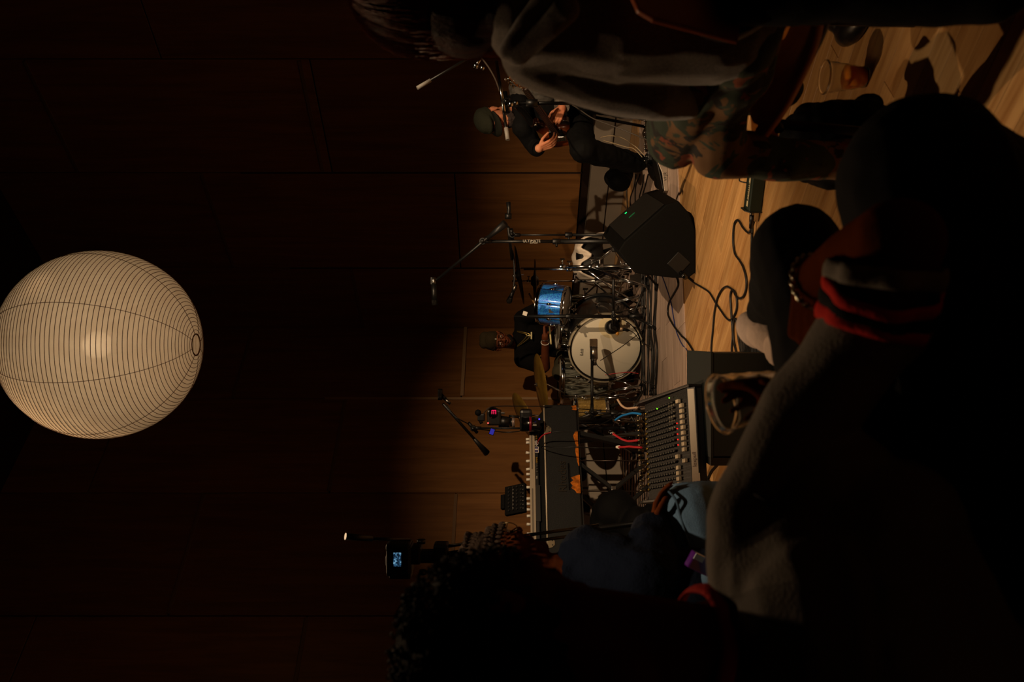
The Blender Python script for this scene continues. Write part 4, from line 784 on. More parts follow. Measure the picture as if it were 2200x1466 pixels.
for i,(a,b) in enumerate(((1487,1500),(1500,1530),(1540,1520))):
    fcable(['black cable left of the green case, nearest the desk','black cable crossing the boards left of the green case','short black cable left of the green case, nearest the camera'][i],[(a,962),(a+8,990),((a+b)/2,1015),(b,1040)],.006)
# ================================================================ CUPS
plast=mat('clear_plastic','f2f0ea',.08,trans=1,ior=1.25)
def cup(name,label,c,r0,r1,h,ax=(0,0,1),liquid=None,lh=.5,rib=True):
    ax=V(ax).normalized(); t=thing(name,label,'cup',c); pr=[(0,0),(r0,.0)]
    for i in range(13): pr.append((r0+(r1-r0)*i/12+(.0012 if (rib and i%3==0) else 0),.001+h*i/12))
    pr+=[(r1+.004,h),(r1+.004,h+.003),(r1,h+.004)]; pr+=[(r1-.0012,h)]; pr+=[(r0+(r1-r0)*i/12-.0011,.002+h*i/12) for i in range(11,-1,-1)]+[(0,.002)]
    MB().lathe(c,ax,pr,48).build('cup_wall',plast,t)
    if liquid:
        k=lh; MB().lathe(c,ax,[(0,.003),(r0-.0016,.003),(r0+(r1-r0)*k-.0016,h*k),(0,h*k)],48).build('drink',liquid,t)
    return t
beer=bpy.data.materials.new('orange_drink'); beer.use_nodes=True; b=beer.node_tree.nodes['Principled BSDF']; b.inputs['Base Color'].default_value=(*lin('ff9838'),1); b.inputs['Roughness'].default_value=.15; b.inputs['Transmission Weight'].default_value=.1; b.inputs['Subsurface Weight'].default_value=.6; b.inputs['Subsurface Scale'].default_value=.03; b.inputs['Subsurface Radius'].default_value=(1,.5,.2)
c_=F(1860,166,0.001); cup('plastic_cup','clear plastic cup half full of orange drink standing on the floorboards',c_,.028,.045,.115,liquid=beer,lh=.5)
ct=P(1548,868,1.25); cax=(P(1548,868,1.25)-P(1650,848,1.2)).normalized(); CB=ct-cax*.115
cup('plastic_cup','empty clear plastic cup held up in front of the dark green case',CB,.030,.045,.112,ax=cax)
# ================================================================ PEOPLE
def skin(name,c1,c2,tat=None):
    m=mat(name,c1,.5,col2=c2,vscale=9,bump=.12,bscale=120); b=m.node_tree.nodes['Principled BSDF']; b.inputs['Specular IOR Level'].default_value=.15; b.inputs['Subsurface Weight'].default_value=.12; b.inputs['Subsurface Radius'].default_value=(.02,.008,.004); b.inputs['Subsurface Scale'].default_value=.5
    return m
SKL=skin('light_skin','c98a68','b87455'); SKD=skin('dark_skin','6b3a22','5b2f1b'); SKF=skin('brown_skin','542710','46200c'); SKF.node_tree.nodes['Principled BSDF'].inputs['Specular IOR Level'].default_value=0
def head(mb,c,fwd,up=(0,0,1),s=1.0):
    R=frame(fwd,up); c=V(c)
    def e(p,r): mb.ell(c+R@(V(p)*s),tuple(x*s for x in r),R,18,12)
    e((0,-.015,.035),(.074,.094,.088)); e((0,.02,-.01),(.066,.075,.085)); e((0,.035,-.065),(.05,.052,.045)); e((0,.068,-.092),(.022,.02,.02))
    mb.cap(c+R@V((0,.088,.012))*s,.008*s,c+R@V((0,.112,-.024))*s,.012*s,10); e((-.013,.098,-.028),(.01,.011,.009)); e((.013,.098,-.028),(.01,.011,.009))
    e((0,.078,.028),(.052,.016,.010)); e((0,.09,-.049),(.024,.011,.006)); e((0,.088,-.060),(.021,.011,.007))
    for q in (-1,1):
        e((q*.04,.064,-.022),(.024,.022,.022)); e((q*.031,.080,.006),(.017,.012,.010)); e((q*.076,-.004,-.004),(.008,.018,.03)); e((q*.082,-.010,.006),(.006,.016,.022))
    mb.cap(c+R@V((0,-.02,-.05))*s,.056*s,c+R@V((0,-.035,-.15))*s,.056*s)
    return R
def eyes(c,R,par,s=1.0,closed=False):
    c=V(c)
    for q in (-1,1):
        p=c+R@V((q*.031,.0815,.004))*s
        if closed: MB().tube([p+R@V((x*.001,.0125-.00012*x*x*.5,-.004-.002*math.cos(x/9)))*s for x in (-14,-7,0,7,14)],.0018*s,5).build('eyelashes',mat('hair_dark','120b08',.7),par)
        else:
            ey=MB().ell(p+R@V((0,.006,0))*s,(.0125*s,.009*s,.0065*s),R,12,8).build('eye',mat('eye_white','b8a898',.2),par); MB().ell(p+R@V((0,.0125,-.001))*s,(.005*s,.003*s,.005*s),R,10,6).build('iris',BLKG,ey)
        MB().tube([c+R@V((q*(.012+x*.0078),.094-.0016*x*x*.6,.026+.003*math.sin(x)))*s for x in range(5)],.0035*s,6).build('eyebrow',mat('hair_dark','120b08',.7),par)
    MB().tube([c+R@V((x*.0055,.1005-.0007*x*x,-.0545))*s for x in (-4,-3,-2,-1,0,1,2,3,4)],.0022*s,6).build('mouth_line',mat('lip_dark','4a1f18',.5),par)
def hand(mb,w,d,n,s=1.0,curl=(.5,.6,.4),tside=1,spread=.06,thumb=.5,r=.0085):
    """w wrist, d direction of the palm, n the side the fingers close towards"""
    w=V(w); d=V(d).normalized(); n=V(n); n=(n-d*n.dot(d)).normalized(); sd=d.cross(n)*tside     # sd: towards the thumb
    r*=s
    for i,off in enumerate((1.5,.5,-.5,-1.5)):
        kn=w+d*(.088-.004*abs(off-.5))*s+sd*off*.0195*s; mb.cap(w+sd*off*.011*s,.0135*s,kn,.0105*s,10)
        L_=(.078,.087,.081,.063)[i]*s; a=0; p=kn; dd=(d+sd*off*spread).normalized()
        c_=curl if not isinstance(curl[0],tuple) else curl[i]
        for k,f in enumerate((.45,.31,.24)):
            a+=c_[k]; v=dd*math.cos(a)+n*math.sin(a); q=p+v*L_*f; mb.cap(p,r*(1-.08*k),q,r*(.92-.08*k),10); p=q
    b=w+d*.022*s+sd*.024*s+n*.006*s; v=(d*.75+sd*.65+n*thumb).normalized(); p=b+v*.042*s; mb.cap(b,.014*s,p,.0105*s,10); v=(d*.9+sd*.1+n*thumb*1.2).normalized(); q=p+v*.032*s; mb.cap(p,.0105*s,q,.0095*s,10); v=(d*.85-sd*.15+n*thumb*1.6).normalized(); mb.cap(q,.0095*s,q+v*.026*s,.008*s,10)
def limb(mb,pts,rs,n=14):
    for a,b,r,q in zip(pts,pts[1:],rs,rs[1:]): mb.cap(a,r,b,q,n)
def shoe(par,heel,toe,name='shoe',m=None,sole=None,w=.045,up=(0,0,1)):
    heel=V(heel);toe=V(toe); d=(toe-heel).normalized(); u=V(up); L_=(toe-heel).length; x=d.cross(u).normalized(); u=x.cross(d)
    R=Matrix((x,d,u)).transposed()
    mb=MB().ell(heel+d*.04+u*.045,(w*.85,.045,.045),R).ell(heel+d*L_*.45+u*.04,(w*.9,L_*.36,.04),R).ell(toe-d*.06+u*.032,(w,.065,.032),R).cyl(heel+d*.045+u*.05,heel+d*.05+u*.1,.04,.036)
    o=blob(mb,name,m or BLKM,par,.005,5); s_=MB()
    pr=[heel+R@V((w*1.02*a,L_*b,0)) for a,b in ((-.6,0.0),(.6,0),(.85,.1),(.72,.45),(1,.72),(.8,.93),(.3,1.02),(-.3,1.02),(-.8,.93),(-1,.72),(-.72,.45),(-.85,.1))]
    s_.prism(pr,u*.022).build('sole',sole or RUB,o,bevel=.003); return o
hairD=mat('hair_dark','120b08',.7)

# ---------------- the drummer
dk_t=mat('black_cotton','080707',.9); ol=mat('olive_trousers','3a3628',.85)
ps=V((P(1300,732,7.05).x,7.05,ZM)); dr=thing('person','drummer in black T-shirt, olive cap and gold necklace playing behind the bass drum','person',ps)
hc=P(1071,733,6.85); fw=(.10,-.95,-.28); mb=MB(); R=head(mb,hc,fw,(.05,0,1),1.0); nk=P(1110,729,6.93)
mb.cap(hc+R@V((0,-.03,-.1)),.055,nk,.06)
shR=P(1122,772,6.92); shL=P(1122,685,6.92); elR=P(1172,789,6.72); wrR=P(1171,722,6.46); elL=P(1166,662,6.74); wrL=P(1171,682,6.47)
limb(mb,[shR,elR,wrR],[.05,.04,.027]); limb(mb,[shL,elL,wrL],[.05,.04,.027]); mb.cap(nk,.06,P(1200,731,7.0),.1).cap(P(1200,731,7.0),.1,P(1222,731,7.05),.11)
hipR=P(1222,748,7.05); hipL=P(1222,716,7.05); knR=P(1206,800,6.62); knL=P(1208,655,6.72); ftR=V((knR.x-.02,knR.y+.05,.1)); ftL=V((knL.x+.05,knL.y-.0,.1))
limb(mb,[hipR,knR,ftR],[.07,.055,.04]); limb(mb,[hipL,knL,ftL],[.07,.055,.04])
hand(mb,wrR,(.96,.25,-.02),(0,-.35,-1),.95,(1.15,1.1,.7),1,.02,.7); hand(mb,wrL,(-.25,-.7,.0),(-.1,.1,-1),.95,(1.15,1.1,.7),-1,.02,.7)
blob(mb,'body',SKD,dr,.0045,4)
eyes(hc,R,dr,1.0)
mb=MB(); limb(mb,[nk+V((0,.0,-.03)),P(1150,730,6.97),P(1205,731,7.02)],[.085,.135,.13]); mb.ell(P(1140,731,6.95),(.17,.11,.14)).cap(shR,.072,shL,.072); limb(mb,[shR,shR.lerp(elR,.82)],[.075,.073]); limb(mb,[shL,shL.lerp(elL,.82)],[.075,.073])
mb.ell(P(1190,731,7.0),(.155,.13,.13)); blob(mb,'t_shirt',dk_t,dr,.008,6,disp=.006,dscale=9)
mb=MB(); limb(mb,[hipR,knR,ftR],[.095,.078,.06]); limb(mb,[hipL,knL,ftL],[.095,.078,.06]); mb.ell(P(1228,732,7.05),(.17,.13,.09)); blob(mb,'trousers',ol,dr,.009,6,disp=.007,dscale=10)
shoe(dr,ftR+V((0,.06,-.085)),ftR+V((-.02,-.2,-.09))); shoe(dr,ftL+V((0,.06,-.085)),ftL+V((.02,-.2,-.09)))
mb=MB().ell(hc+R@V((0,-.014,.062)),(.083,.101,.074),R).cyl(hc+R@V((0,-.012,.03)),hc+R@V((0,-.012,.06)),.088,.084,n=24); mb.cap(hc+R@V((-.03,-.02,.12)),.045,hc+R@V((.03,-.02,.12)),.045)
cp=blob(mb,'cap',mat('olive_cap','2e2617',.9,bump=.3,bscale=90),dr,.006,5,disp=.004,dscale=14); MB().box(hc+R@V((-.004,.0875,.048)),(.012,.003,.016),R).build('cap_badge',mat('badge_pale','9a9484',.4),cp)
gl=MB()
for q in (-1,1): gl.tube([hc+R@V((q*.034+.026*math.cos(t),.101,.004+.017*math.sin(t))) for t in [2*PI*i/14 for i in range(14)]],.0022,5,True); gl.tube([hc+R@V((q*.06,.1,.008)),hc+R@V((q*.078,.06,.01)),hc+R@V((q*.08,0,.01))],.0022,5)
gl.tube([hc+R@V((-.009,.104,.008)),hc+R@V((.009,.104,.008))],.002,5).build('glasses',BLKG,dr)
mb=MB(); 
for i in range(60): a=random.uniform(-1.2,1.2); mb.ell(hc+R@V((.05*math.sin(a),.045+.055*math.cos(a),-.085-.02*random.random()+.02*abs(a))),(.012,.008,.01),R,8,6)
blob(mb,'beard',hairD,dr,.004,2)
gd=mat('gold_chain','c9b068',.25,.9)
for k,(w_,dn) in enumerate(((.055,.115),(.045,.085))):
    MB().tube(catmull([nk+V((-.065,.0,.02)),nk+V((-w_,-.085,-.02)),nk+V((.03,-.135,-dn)),nk+V((w_+.01,-.1,-.03)),nk+V((.068,0,.02))]),.004,6).build('necklace',gd,dr)
MB().box(nk+V((.03,-.14,-.125)),(.062,.012,.012)).cyl(nk+V((.03,-.138,-.09)),nk+V((.03,-.14,-.125)),.006).build('pendant',mat('pale_pendant','d8cc9c',.4,.3),dr,bevel=.003)
ax=(wrR-elR).normalized(); qq=ax.to_track_quat('Z','Y').to_matrix()
for f,m_,r_ in ((.80,WHITE,.0034),(.93,STEEL,.0028)): c_=elR.lerp(wrR,f); MB().tube([c_+qq@V((.033*math.cos(t),.033*math.sin(t),0)) for t in [2*PI*i/20 for i in range(20)]],r_,6,True).build('bracelet',m_,dr)
mb=MB()
for i in range(16): t=i/15; c_=elR.lerp(wrR,.12+.35*t); mb.ell(c_+V((0,-.0345+.008*t,.012*math.sin(i*2.3))),(.012,.004,.008+.004*math.sin(i*1.3)),None,8,6)
blob(mb,'tattoo',mat('tattoo_ink','2c1c18',.6),dr,.003,3)
wd=mat('stick_wood','c79a5c',.5)
t=thing('drumstick','pale drumstick slanting up to the right behind the blue tom','drumstick',P(1155,665,6.35)); a=P(1175,700,6.42);b=P(1137,631,6.2); MB().tube([a,a.lerp(b,.7),b],.0075,10,taper=lambda t:1.0).build('shaft',wd,t)
t=thing('drumstick','pale drumstick held level in front of the drummer\'s wrist','drumstick',P(1183,718,6.38)); a=P(1180,694,6.42);b=P(1184,740,6.33); MB().tube([a,a.lerp(b,.3),a.lerp(b,.85),b],.0075,10,taper=lambda t:.55+1.1*t if t<.4 else 1.15-.4*t).build('shaft',mat('stick_pale','e0cf94',.5),t)

# ---------------- the bass player
dn=mat('charcoal_denim','55514c',.85,bump=.4,bscale=300,var=.3,vscale=30); jk=mat('black_hooded_jacket','0a0a0b',.85); bp=mat('black_trousers','060606',.8)
e=.13; bs=thing('person','seated bass player in dark flat cap, grey denim and black trousers, looking down','person',V((P(1300,225,5.7).x,5.7,ZM)))
hc=P(1062,256,5.3+e); fw=V((-.62,-.62,-.48)); upv=V((-.12,-.1,1)); mb=MB(); R=head(mb,hc,fw,upv,1.0); nk=P(1112,226,5.42+e)
mb.cap(hc+R@V((0,-.03,-.1)),.055,nk,.062)
shL=P(1117,188,5.38+e); shR=P(1122,274,5.28+e); elL=P(1207,186,5.25+e); wrL=P(1207,232,5.08+e); elR=P(1152,318,5.42+e); wrR=P(1158,319,5.12+e)
limb(mb,[shL,elL,wrL],[.05,.042,.028]); limb(mb,[shR,elR,wrR],[.05,.04,.028]); limb(mb,[nk,P(1180,225,5.5+e),P(1232,220,5.58+e)],[.07,.11,.12])
hL=P(1236,205,5.62+e); hR=P(1240,240,5.5+e); kL=P(1258,215,5.2+e); kR=P(1252,322,5.0+e); aR=P(1372,350,5.34+e); aL=P(1378,240,5.4+e)
limb(mb,[hR,kR,aR],[.08,.06,.036]); limb(mb,[hL,kL,aL],[.08,.06,.036])
hand(mb,wrL,(-.72,-.25,.35),(-.35,.8,.2),.95,(.9,.9,.6),-1,.03,.5); hand(mb,wrR,(.28,-.3,-.9),(.75,.4,-.1),.95,(.45,.5,.4),1,.05,.5)
blob(mb,'body',SKL,bs,.004,4); eyes(hc,R,bs,1.0,True)
mb=MB(); 
for i in range(150): a=random.uniform(-1.45,1.45); k_=random.random(); mb.ell(hc+R@V((.062*math.sin(a),.035+.06*math.cos(a)*(1 if abs(a)<.8 else .9),-.045-.045*k_-.02*math.cos(a))),(.009,.007,.009),R,8,5)
for i in range(60): mb.ell(hc+R@V((random.uniform(-.026,.026),.088+.01*random.random(),-.07-.04*random.random())),(.009,.009,.012),R,8,5)
blob(mb,'beard',mat('grey_beard','3a3230',.9,bump=.6,bscale=300),bs,.004,2)
mb=MB().ell(hc+R@V((0,-.012,.072)),(.085,.104,.062),R).ell(hc+R@V((0,.03,.07)),(.074,.075,.03),R).cyl(hc+R@V((0,-.012,.035)),hc+R@V((0,-.01,.07)),.089,.087,n=24)
cp=blob(mb,'cap',mat('green_grey_cap','24251c',.9,bump=.3,bscale=90),bs,.005,5,disp=.003,dscale=14)
br=MB(); pts=[]
for j in range(2):
    for i in range(13):
        a=-1.15+2.3*i/12; rr=.088+j*(.062*math.cos(a)**1.0); pts.append(hc+R@V((rr*math.sin(a)*(1-.12*j),rr*math.cos(a)*1.05-.008,.040-j*.012*math.cos(a)*1.5)))
vs=pts+[p-R@V((0,0,.006)) for p in pts]; fs=[(i,i+1,14+i,13+i) for i in range(12)]+[(26+i,39+i,40+i,27+i) for i in range(12)]+[(13+i,14+i,40+i,39+i) for i in range(12)]+[(i,26+i,27+i,i+1) for i in range(12)]+[(0,13,39,26),(12,38,51,25)]
br.add(vs,fs).build('cap_brim',mat('cap_brim','1b1b15',.9),cp)
mb=MB(); limb(mb,[nk+V((0,0,-.02)),P(1180,228,5.47+e),P(1236,222,5.58+e)],[.085,.14,.14]); mb.ell(P(1165,230,5.45+e),(.16,.12,.15)).cap(shR,.07,shL,.07); limb(mb,[shR,elR,wrR.lerp(elR,.12)],[.072,.06,.045])
mb.cap(P(1098,222,5.5+e),.05,P(1108,262,5.36+e),.045).cap(P(1098,222,5.5+e),.05,P(1112,195,5.46+e),.045)
blob(mb,'hooded_jacket',jk,bs,.007,6,disp=.008,dscale=11)
mb=MB(); limb(mb,[shL,elL,wrL.lerp(elL,.2)],[.078,.062,.05]); mb.ell(shL+V((-.04,-.02,-.02)),(.09,.09,.09)).ell(P(1160,195,5.36+e),(.10,.08,.13)); blob(mb,'denim_sleeve',dn,bs,.006,5,disp=.006,dscale=14)
c_=wrL.lerp(elL,.25); MB().cyl(c_,wrL.lerp(elL,.02),.052,.05,n=20).build('denim_cuff',mat('denim_cuff','6e665e',.85,bump=.5,bscale=200),bs)
mb=MB(); limb(mb,[hR,kR,aR],[.105,.085,.062]); limb(mb,[hL,kL,aL],[.105,.085,.062]); mb.ell(P(1238,222,5.6+e),(.17,.14,.1)); mb.cap(aR+V((0,0,.1)),.066,aR+V((0,0,.02)),.07); blob(mb,'trousers',bp,bs,.008,6,disp=.009,dscale=11)
shoe(bs,V((aR.x+.03,aR.y+.03,ZM+.001)),V((P(1424,410,5.2+e).x,5.16,ZM+.001)),m=mat('black_leather','0c0a09',.3),w=.048); shoe(bs,V((aL.x,aL.y+.03,ZM+.001)),V((aL.x-.05,aL.y-.25,ZM+.001)),m=MATS['black_leather'])
x,y=P(1262,222,5.75).x,5.78; t=thing('stool','black round stool under the bass player','stool',(x,y,ZM)); MB().lathe((x,y,.40),(0,0,1),[(0,0),(.15,0),(.165,.02),(.165,.05),(.15,.065),(0,.068)],36).build('seat',MATS['black_vinyl'],t)
for i in range(4): a=PI/4+i*PI/2; MB().cyl((x+.1*math.cos(a),y+.1*math.sin(a),.40),(x+.18*math.cos(a),y+.18*math.sin(a),ZM),.011).build('leg',BLKM,t)
mb=MB().ell(P(1322,382,5.95),(.075,.1,.085)).ell(P(1335,372,6.0),(.11,.1,.09)).ell(P(1330,392,5.9),(.07,.09,.09)).ell(P(1345,385,5.95),(.05,.08,.04))
for i,v in enumerate(mb.v): mb.v[i].z=max(v.z,ZM+.002)
o=blob(mb,'cloth_bag',MATS['black_nylon'],None,.01,6,disp=.008,dscale=9); tag(o,'black bag on the floor just behind the bass player\'s shin','bag')
# pedals and leads by the bass player
t=thing('pedal_board','dark cluttered pedal board with chrome bits between the bass player\'s legs','pedal board',V((P(1350,300,5.35).x,5.35,ZM))); x,y=t.location.x,5.35
MB().box((x,y,.03),(.34,.2,.04)).build('board',BLKM,t,bevel=.004)
for i in range(4): 
    c_=V((x-.12+i*.08,y,.075)); q=MB().box(c_,(.062,.11,.045)).build('effect_pedal',mat('pedal_%d'%i,('15191c','1c1411','101412','17130c')[i],.4),t,bevel=.004); MB().cyl(c_+V((0,-.035,.022)),c_+V((0,-.035,.034)),.008).build('foot_switch',CHR,q)
    for dx in (-.015,.015): MB().cyl(c_+V((dx,.03,.022)),c_+V((dx,.03,.034)),.007,n=10).build('knob',STEEL,q)
gt=[(1212,215),(1240,232),(1275,255),(1320,272),(1370,292),(1400,305)]
tag(MB().tube(catmull([P(a,b,5.2-i*.08) for i,(a,b) in enumerate(gt)]),.0042,6).build('guitar_cable',mat('cable_grey','3c3630',.4)),'grey guitar cable hanging diagonally from the bass guitar to the floor','cable')
for i,(pts,lab) in enumerate([([(1290,296),(1310,292),(1335,296),(1365,315),(1385,335)],'thin shiny lead looping above the pedal board'),([(1296,302),(1318,308),(1345,316),(1362,320),(1380,338)],'thin pale lead with a plug beside the bass player\'s shin')]):
    tag(MB().tube(catmull([P(a,b,5.2) for a,b in pts]),.0032,6).build('guitar_lead',mat('cable_pale','8a7a60',.4)),lab,'cable')
# bass guitar
br_=P(1203,295,5.27+e); hd_=P(1140,205,4.72+e); g=(hd_-br_).normalized(); nn=V((-.1,-.93,.33)); nn=(nn-g*nn.dot(g)).normalized(); ac=g.cross(nn); ac=ac if ac.z>0 else -ac
bg_=thing('bass_guitar','sunburst electric bass guitar on the seated player\'s lap','guitar',br_)
def G(a,b,h=0): return br_+g*(a*.86)+ac*(b*.8)+nn*h
ol_=[(-.17,0),(-.165,.09),(-.12,.155),(-.05,.165),(.02,.135),(.08,.125),(.16,.15),(.24,.155),(.29,.125),(.29,.095),(.24,.075),(.2,.045),(.19,.0),(.2,-.04),(.215,-.075),(.24,-.10),(.235,-.135),(.19,-.15),(.12,-.125),(.05,-.12),(-.03,-.15),(-.1,-.155),(-.155,-.1)]
op=catmull([G(a,b,-.04) for a,b in ol_],4,True); sb=mat('sunburst','7a2c0c',.2,coat=1,col2='250803',vscale=5,var=0)
N=sb.node_tree.nodes; L=sb.node_tree.links; tc=[n for n in N if n.type=='TEX_COORD'][0]; vm=N.new('ShaderNodeVectorMath'); vm.operation='LENGTH'; L.new(tc.outputs['Object'],vm.inputs[0]); rr=N.new('ShaderNodeValToRGB'); rr.color_ramp.elements[0].position=.07; rr.color_ramp.elements[1].position=.19; rr.color_ramp.elements[0].color=(*lin('a8480f'),1); rr.color_ramp.elements[1].color=(*lin('120402'),1); L.new(vm.outputs['Value'],rr.inputs[0]); L.new(rr.outputs[0],N['Principled BSDF'].inputs['Base Color'])
MB().prism(op,nn*.04).build('body',sb,bg_,bevel=.006)
MB().prism([G(.12,-.03,.0015),G(.19,.03,.0015),G(.12,.06,.0015),G(.0,.09,.0015),(G(-.06,.1,.0015)),G(-.04,-.02,.0015),G(.02,-.06,.0015)],nn*.003).build('pickguard',mat('pickguard','1a0b08',.25),bg_)
nkp=MB().prism([G(.10,-.029,.004),G(.10,.029,.004),G(.83,.02,.004),G(.83,-.02,.004)],nn*.018); nkp.build('neck',mat('rosewood','2a140b',.4),bg_,bevel=.004)
for i in range(14): a=.2+.6*(1-(1-i/14)**1.25)
MB().box(G(0,0,.01),(.05,.075,.018),Matrix((g,ac,nn)).transposed()).build('bridge',CHR,bg_,bevel=.003)
MB().box(G(.11,.0,.007),(.05,.085,.014),Matrix((g,ac,nn)).transposed()).build('pickup',BLKG,bg_,bevel=.003)
for i in range(4): MB().cyl(G(-.01,-.021+i*.014,.021),G(.84,-.014+i*.0095,.026),.0011,n=6).build('string',STEEL,bg_)
MB().prism([G(.83,-.02,.0),G(.83,.02,.0),G(.88,.045,.0),G(.99,.055,.0),G(1.02,.02,.0),G(.99,-.005,.0),G(.9,-.03,.0)],nn*.014).build('headstock',mat('maple','b3691f',.35,coat=.6),bg_,bevel=.003)
for i in range(4): MB().cyl(G(.865+i*.036,.01+i*.006,.014),G(.865+i*.036,.01+i*.006,.03),.006,n=10).cyl(G(.865+i*.036,.035+i*.006,.004),G(.865+i*.036,.075+i*.005,.004),.004,n=8).cyl(G(.865+i*.036,.073+i*.005,.004),G(.865+i*.036,.078+i*.005,.004),.011,n=12).build('tuning_peg',CHR,bg_)
for i in range(3): MB().cyl(G(-.06-.03*i,-.1+.012*i,.0),G(-.06-.03*i,-.1+.012*i,.016),.011,n=14).build('knob',CHR,bg_)
sp_=catmull([P(1100,224,5.36+e),P(1112,229,5.26+e),P(1128,246,5.2+e),P(1146,268,5.14+e),G(.27,.12,-.01)],8)
vs=[];w_=.022
for i,p in enumerate(sp_):
    tdir=(sp_[min(i+1,len(sp_)-1)]-sp_[max(i-1,0)]).normalized(); sd=tdir.cross(V((0,-1,.1))).normalized(); vs+=[p+sd*w_,p-sd*w_]
o=MB().add(vs,[(2*i,2*i+1,2*i+3,2*i+2) for i in range(len(sp_)-1)]).build('strap',mat('glossy_strap','0b0a0a',.18),bg_); so=o.modifiers.new('s','SOLIDIFY'); so.thickness=.004
MB().cyl(G(.27,.12,-.03),G(.27,.12,.012),.011,n=16).build('strap_button',CHR,bg_)

# ---------------- long-haired person on the plywood chair (right foreground)
camo=bpy.data.materials.new('camouflage_cloth'); camo.use_nodes=True; N=camo.node_tree.nodes; L=camo.node_tree.links; b=N['Principled BSDF']; b.inputs['Roughness'].default_value=.9
tc=N.new('ShaderNodeTexCoord'); prev=None
for k_,(c_,th_) in enumerate((('2a3526',.0),('6a4a28',.52),('18120b',.55),('7a3a1e',.6),('2e3a2a',.62))):
    nz=N.new('ShaderNodeTexNoise'); nz.inputs['Scale'].default_value=9+k_*1.7; nz.inputs['Detail'].default_value=3; nz.inputs['Distortion'].default_value=.8; ad=N.new('ShaderNodeVectorMath'); ad.inputs[1].default_value=(k_*3.1,k_*1.7,k_*5.3); L.new(tc.outputs['Object'],ad.inputs[0]); L.new(ad.outputs[0],nz.inputs['Vector'])
    mr=N.new('ShaderNodeMapRange'); mr.inputs[1].default_value=th_; mr.inputs[2].default_value=th_+.02; L.new(nz.outputs['Fac'],mr.inputs[0]); mm_=N.new('ShaderNodeMixRGB'); mm_.inputs[2].default_value=(*lin(c_),1)
    if prev: L.new(prev.outputs[0],mm_.inputs[1]); L.new(mr.outputs[0],mm_.inputs[0])
    else: mm_.inputs[0].default_value=1
    prev=mm_
L.new(prev.outputs[0],b.inputs['Base Color'])
hod=mat('grey_marl_fleece','6b6158',.95,col2='4a433c',vscale=260,bump=.35,bscale=500,sheen=.4)
wm=thing('person','long-haired person in grey marl hoodie and camouflage trousers sitting at right','person',V((.55,1.6,0)))
hc=P(915,-12,1.47); mb=MB(); R=head(mb,hc,(-.35,.93,-.1),(0,0,1),1.0); nk=P(1085,-5,1.47); mb.cap(hc+V((0,0,-.08)),.055,nk,.06); shL=P(1150,110,1.46); elL=P(1400,195,1.52); wrL=P(1540,120,1.68)
limb(mb,[nk,P(1300,-10,1.45),P(1580,10,1.47)],[.055,.075,.07]); limb(mb,[shL,elL,wrL],[.04,.036,.025]); hp=P(1640,60,1.42); kA=P(1446,302,1.82); kB=P(1545,328,1.76); fB=P(1835,345,1.86); fA=P(1700,180,1.95)
limb(mb,[P(1580,40,1.45),kA,P(1560,210,1.93)],[.06,.045,.03]); limb(mb,[P(1580,40,1.45),P(1560,230,1.68),kB,fB],[.06,.045,.04,.035]); hand(mb,wrL,(.5,.3,-.5),(0,0,-1),1,(.3,.3,.2),1); shR=P(1150,-140,1.45); limb(mb,[nk,shR],[.05,.05]); limb(mb,[shR,P(1400,-200,1.5),P(1520,-60,1.65)],[.04,.036,.025])
blob(mb,'body',SKL,wm,.0055,3)
mb=MB(); limb(mb,[P(1150,30,1.42),P(1330,30,1.43),P(1540,35,1.42)],[.10,.125,.12]); mb.cap(shL,.062,P(1150,-140,1.45),.066); limb(mb,[shL,P(1260,158,1.49),elL,P(1475,205,1.6),wrL],[.066,.064,.056,.05,.04]); mb.cap(P(1100,95,1.40),.022,P(1180,20,1.36),.03).cap(P(1105,92,1.42),.026,P(1098,20,1.5),.03); limb(mb,[shR,P(1400,-200,1.5),P(1520,-60,1.65)],[.066,.06,.045])
blob(mb,'hoodie',hod,wm,.0055,5,disp=.007,dscale=7)
def surfline(pts,r,name,m,par): MB().tube(catmull(pts),r,6).build(name,m,par)
mb=MB(); mb.cap(P(1088,112,1.375),.016,P(1170,-6,1.31),.02); mb.cap(P(1112,118,1.375),.02,P(1215,20,1.30),.024); blob(mb,'hood_fold',hod,wm,.004,4,disp=.003,dscale=14)
mb=MB(); limb(mb,[P(1545,40,1.45),P(1490,200,1.66),kA,P(1560,210,1.93),P(1680,190,2.0)],[.1,.085,.064,.055,.05]); limb(mb,[P(1592,30,1.46),P(1572,150,1.56),P(1545,228,1.66),kB,P(1680,345,1.79),fB],[.087,.076,.062,.058,.05,.046]); mb.ell(P(1580,38,1.45),(.13,.13,.085)); blob(mb,'camouflage_trousers',camo,wm,.0055,5,disp=.010,dscale=9)
shoe(wm,V((fB.x+.0,fB.y-.02,.06)),V((fB.x-.1,fB.y+.2,.04)))
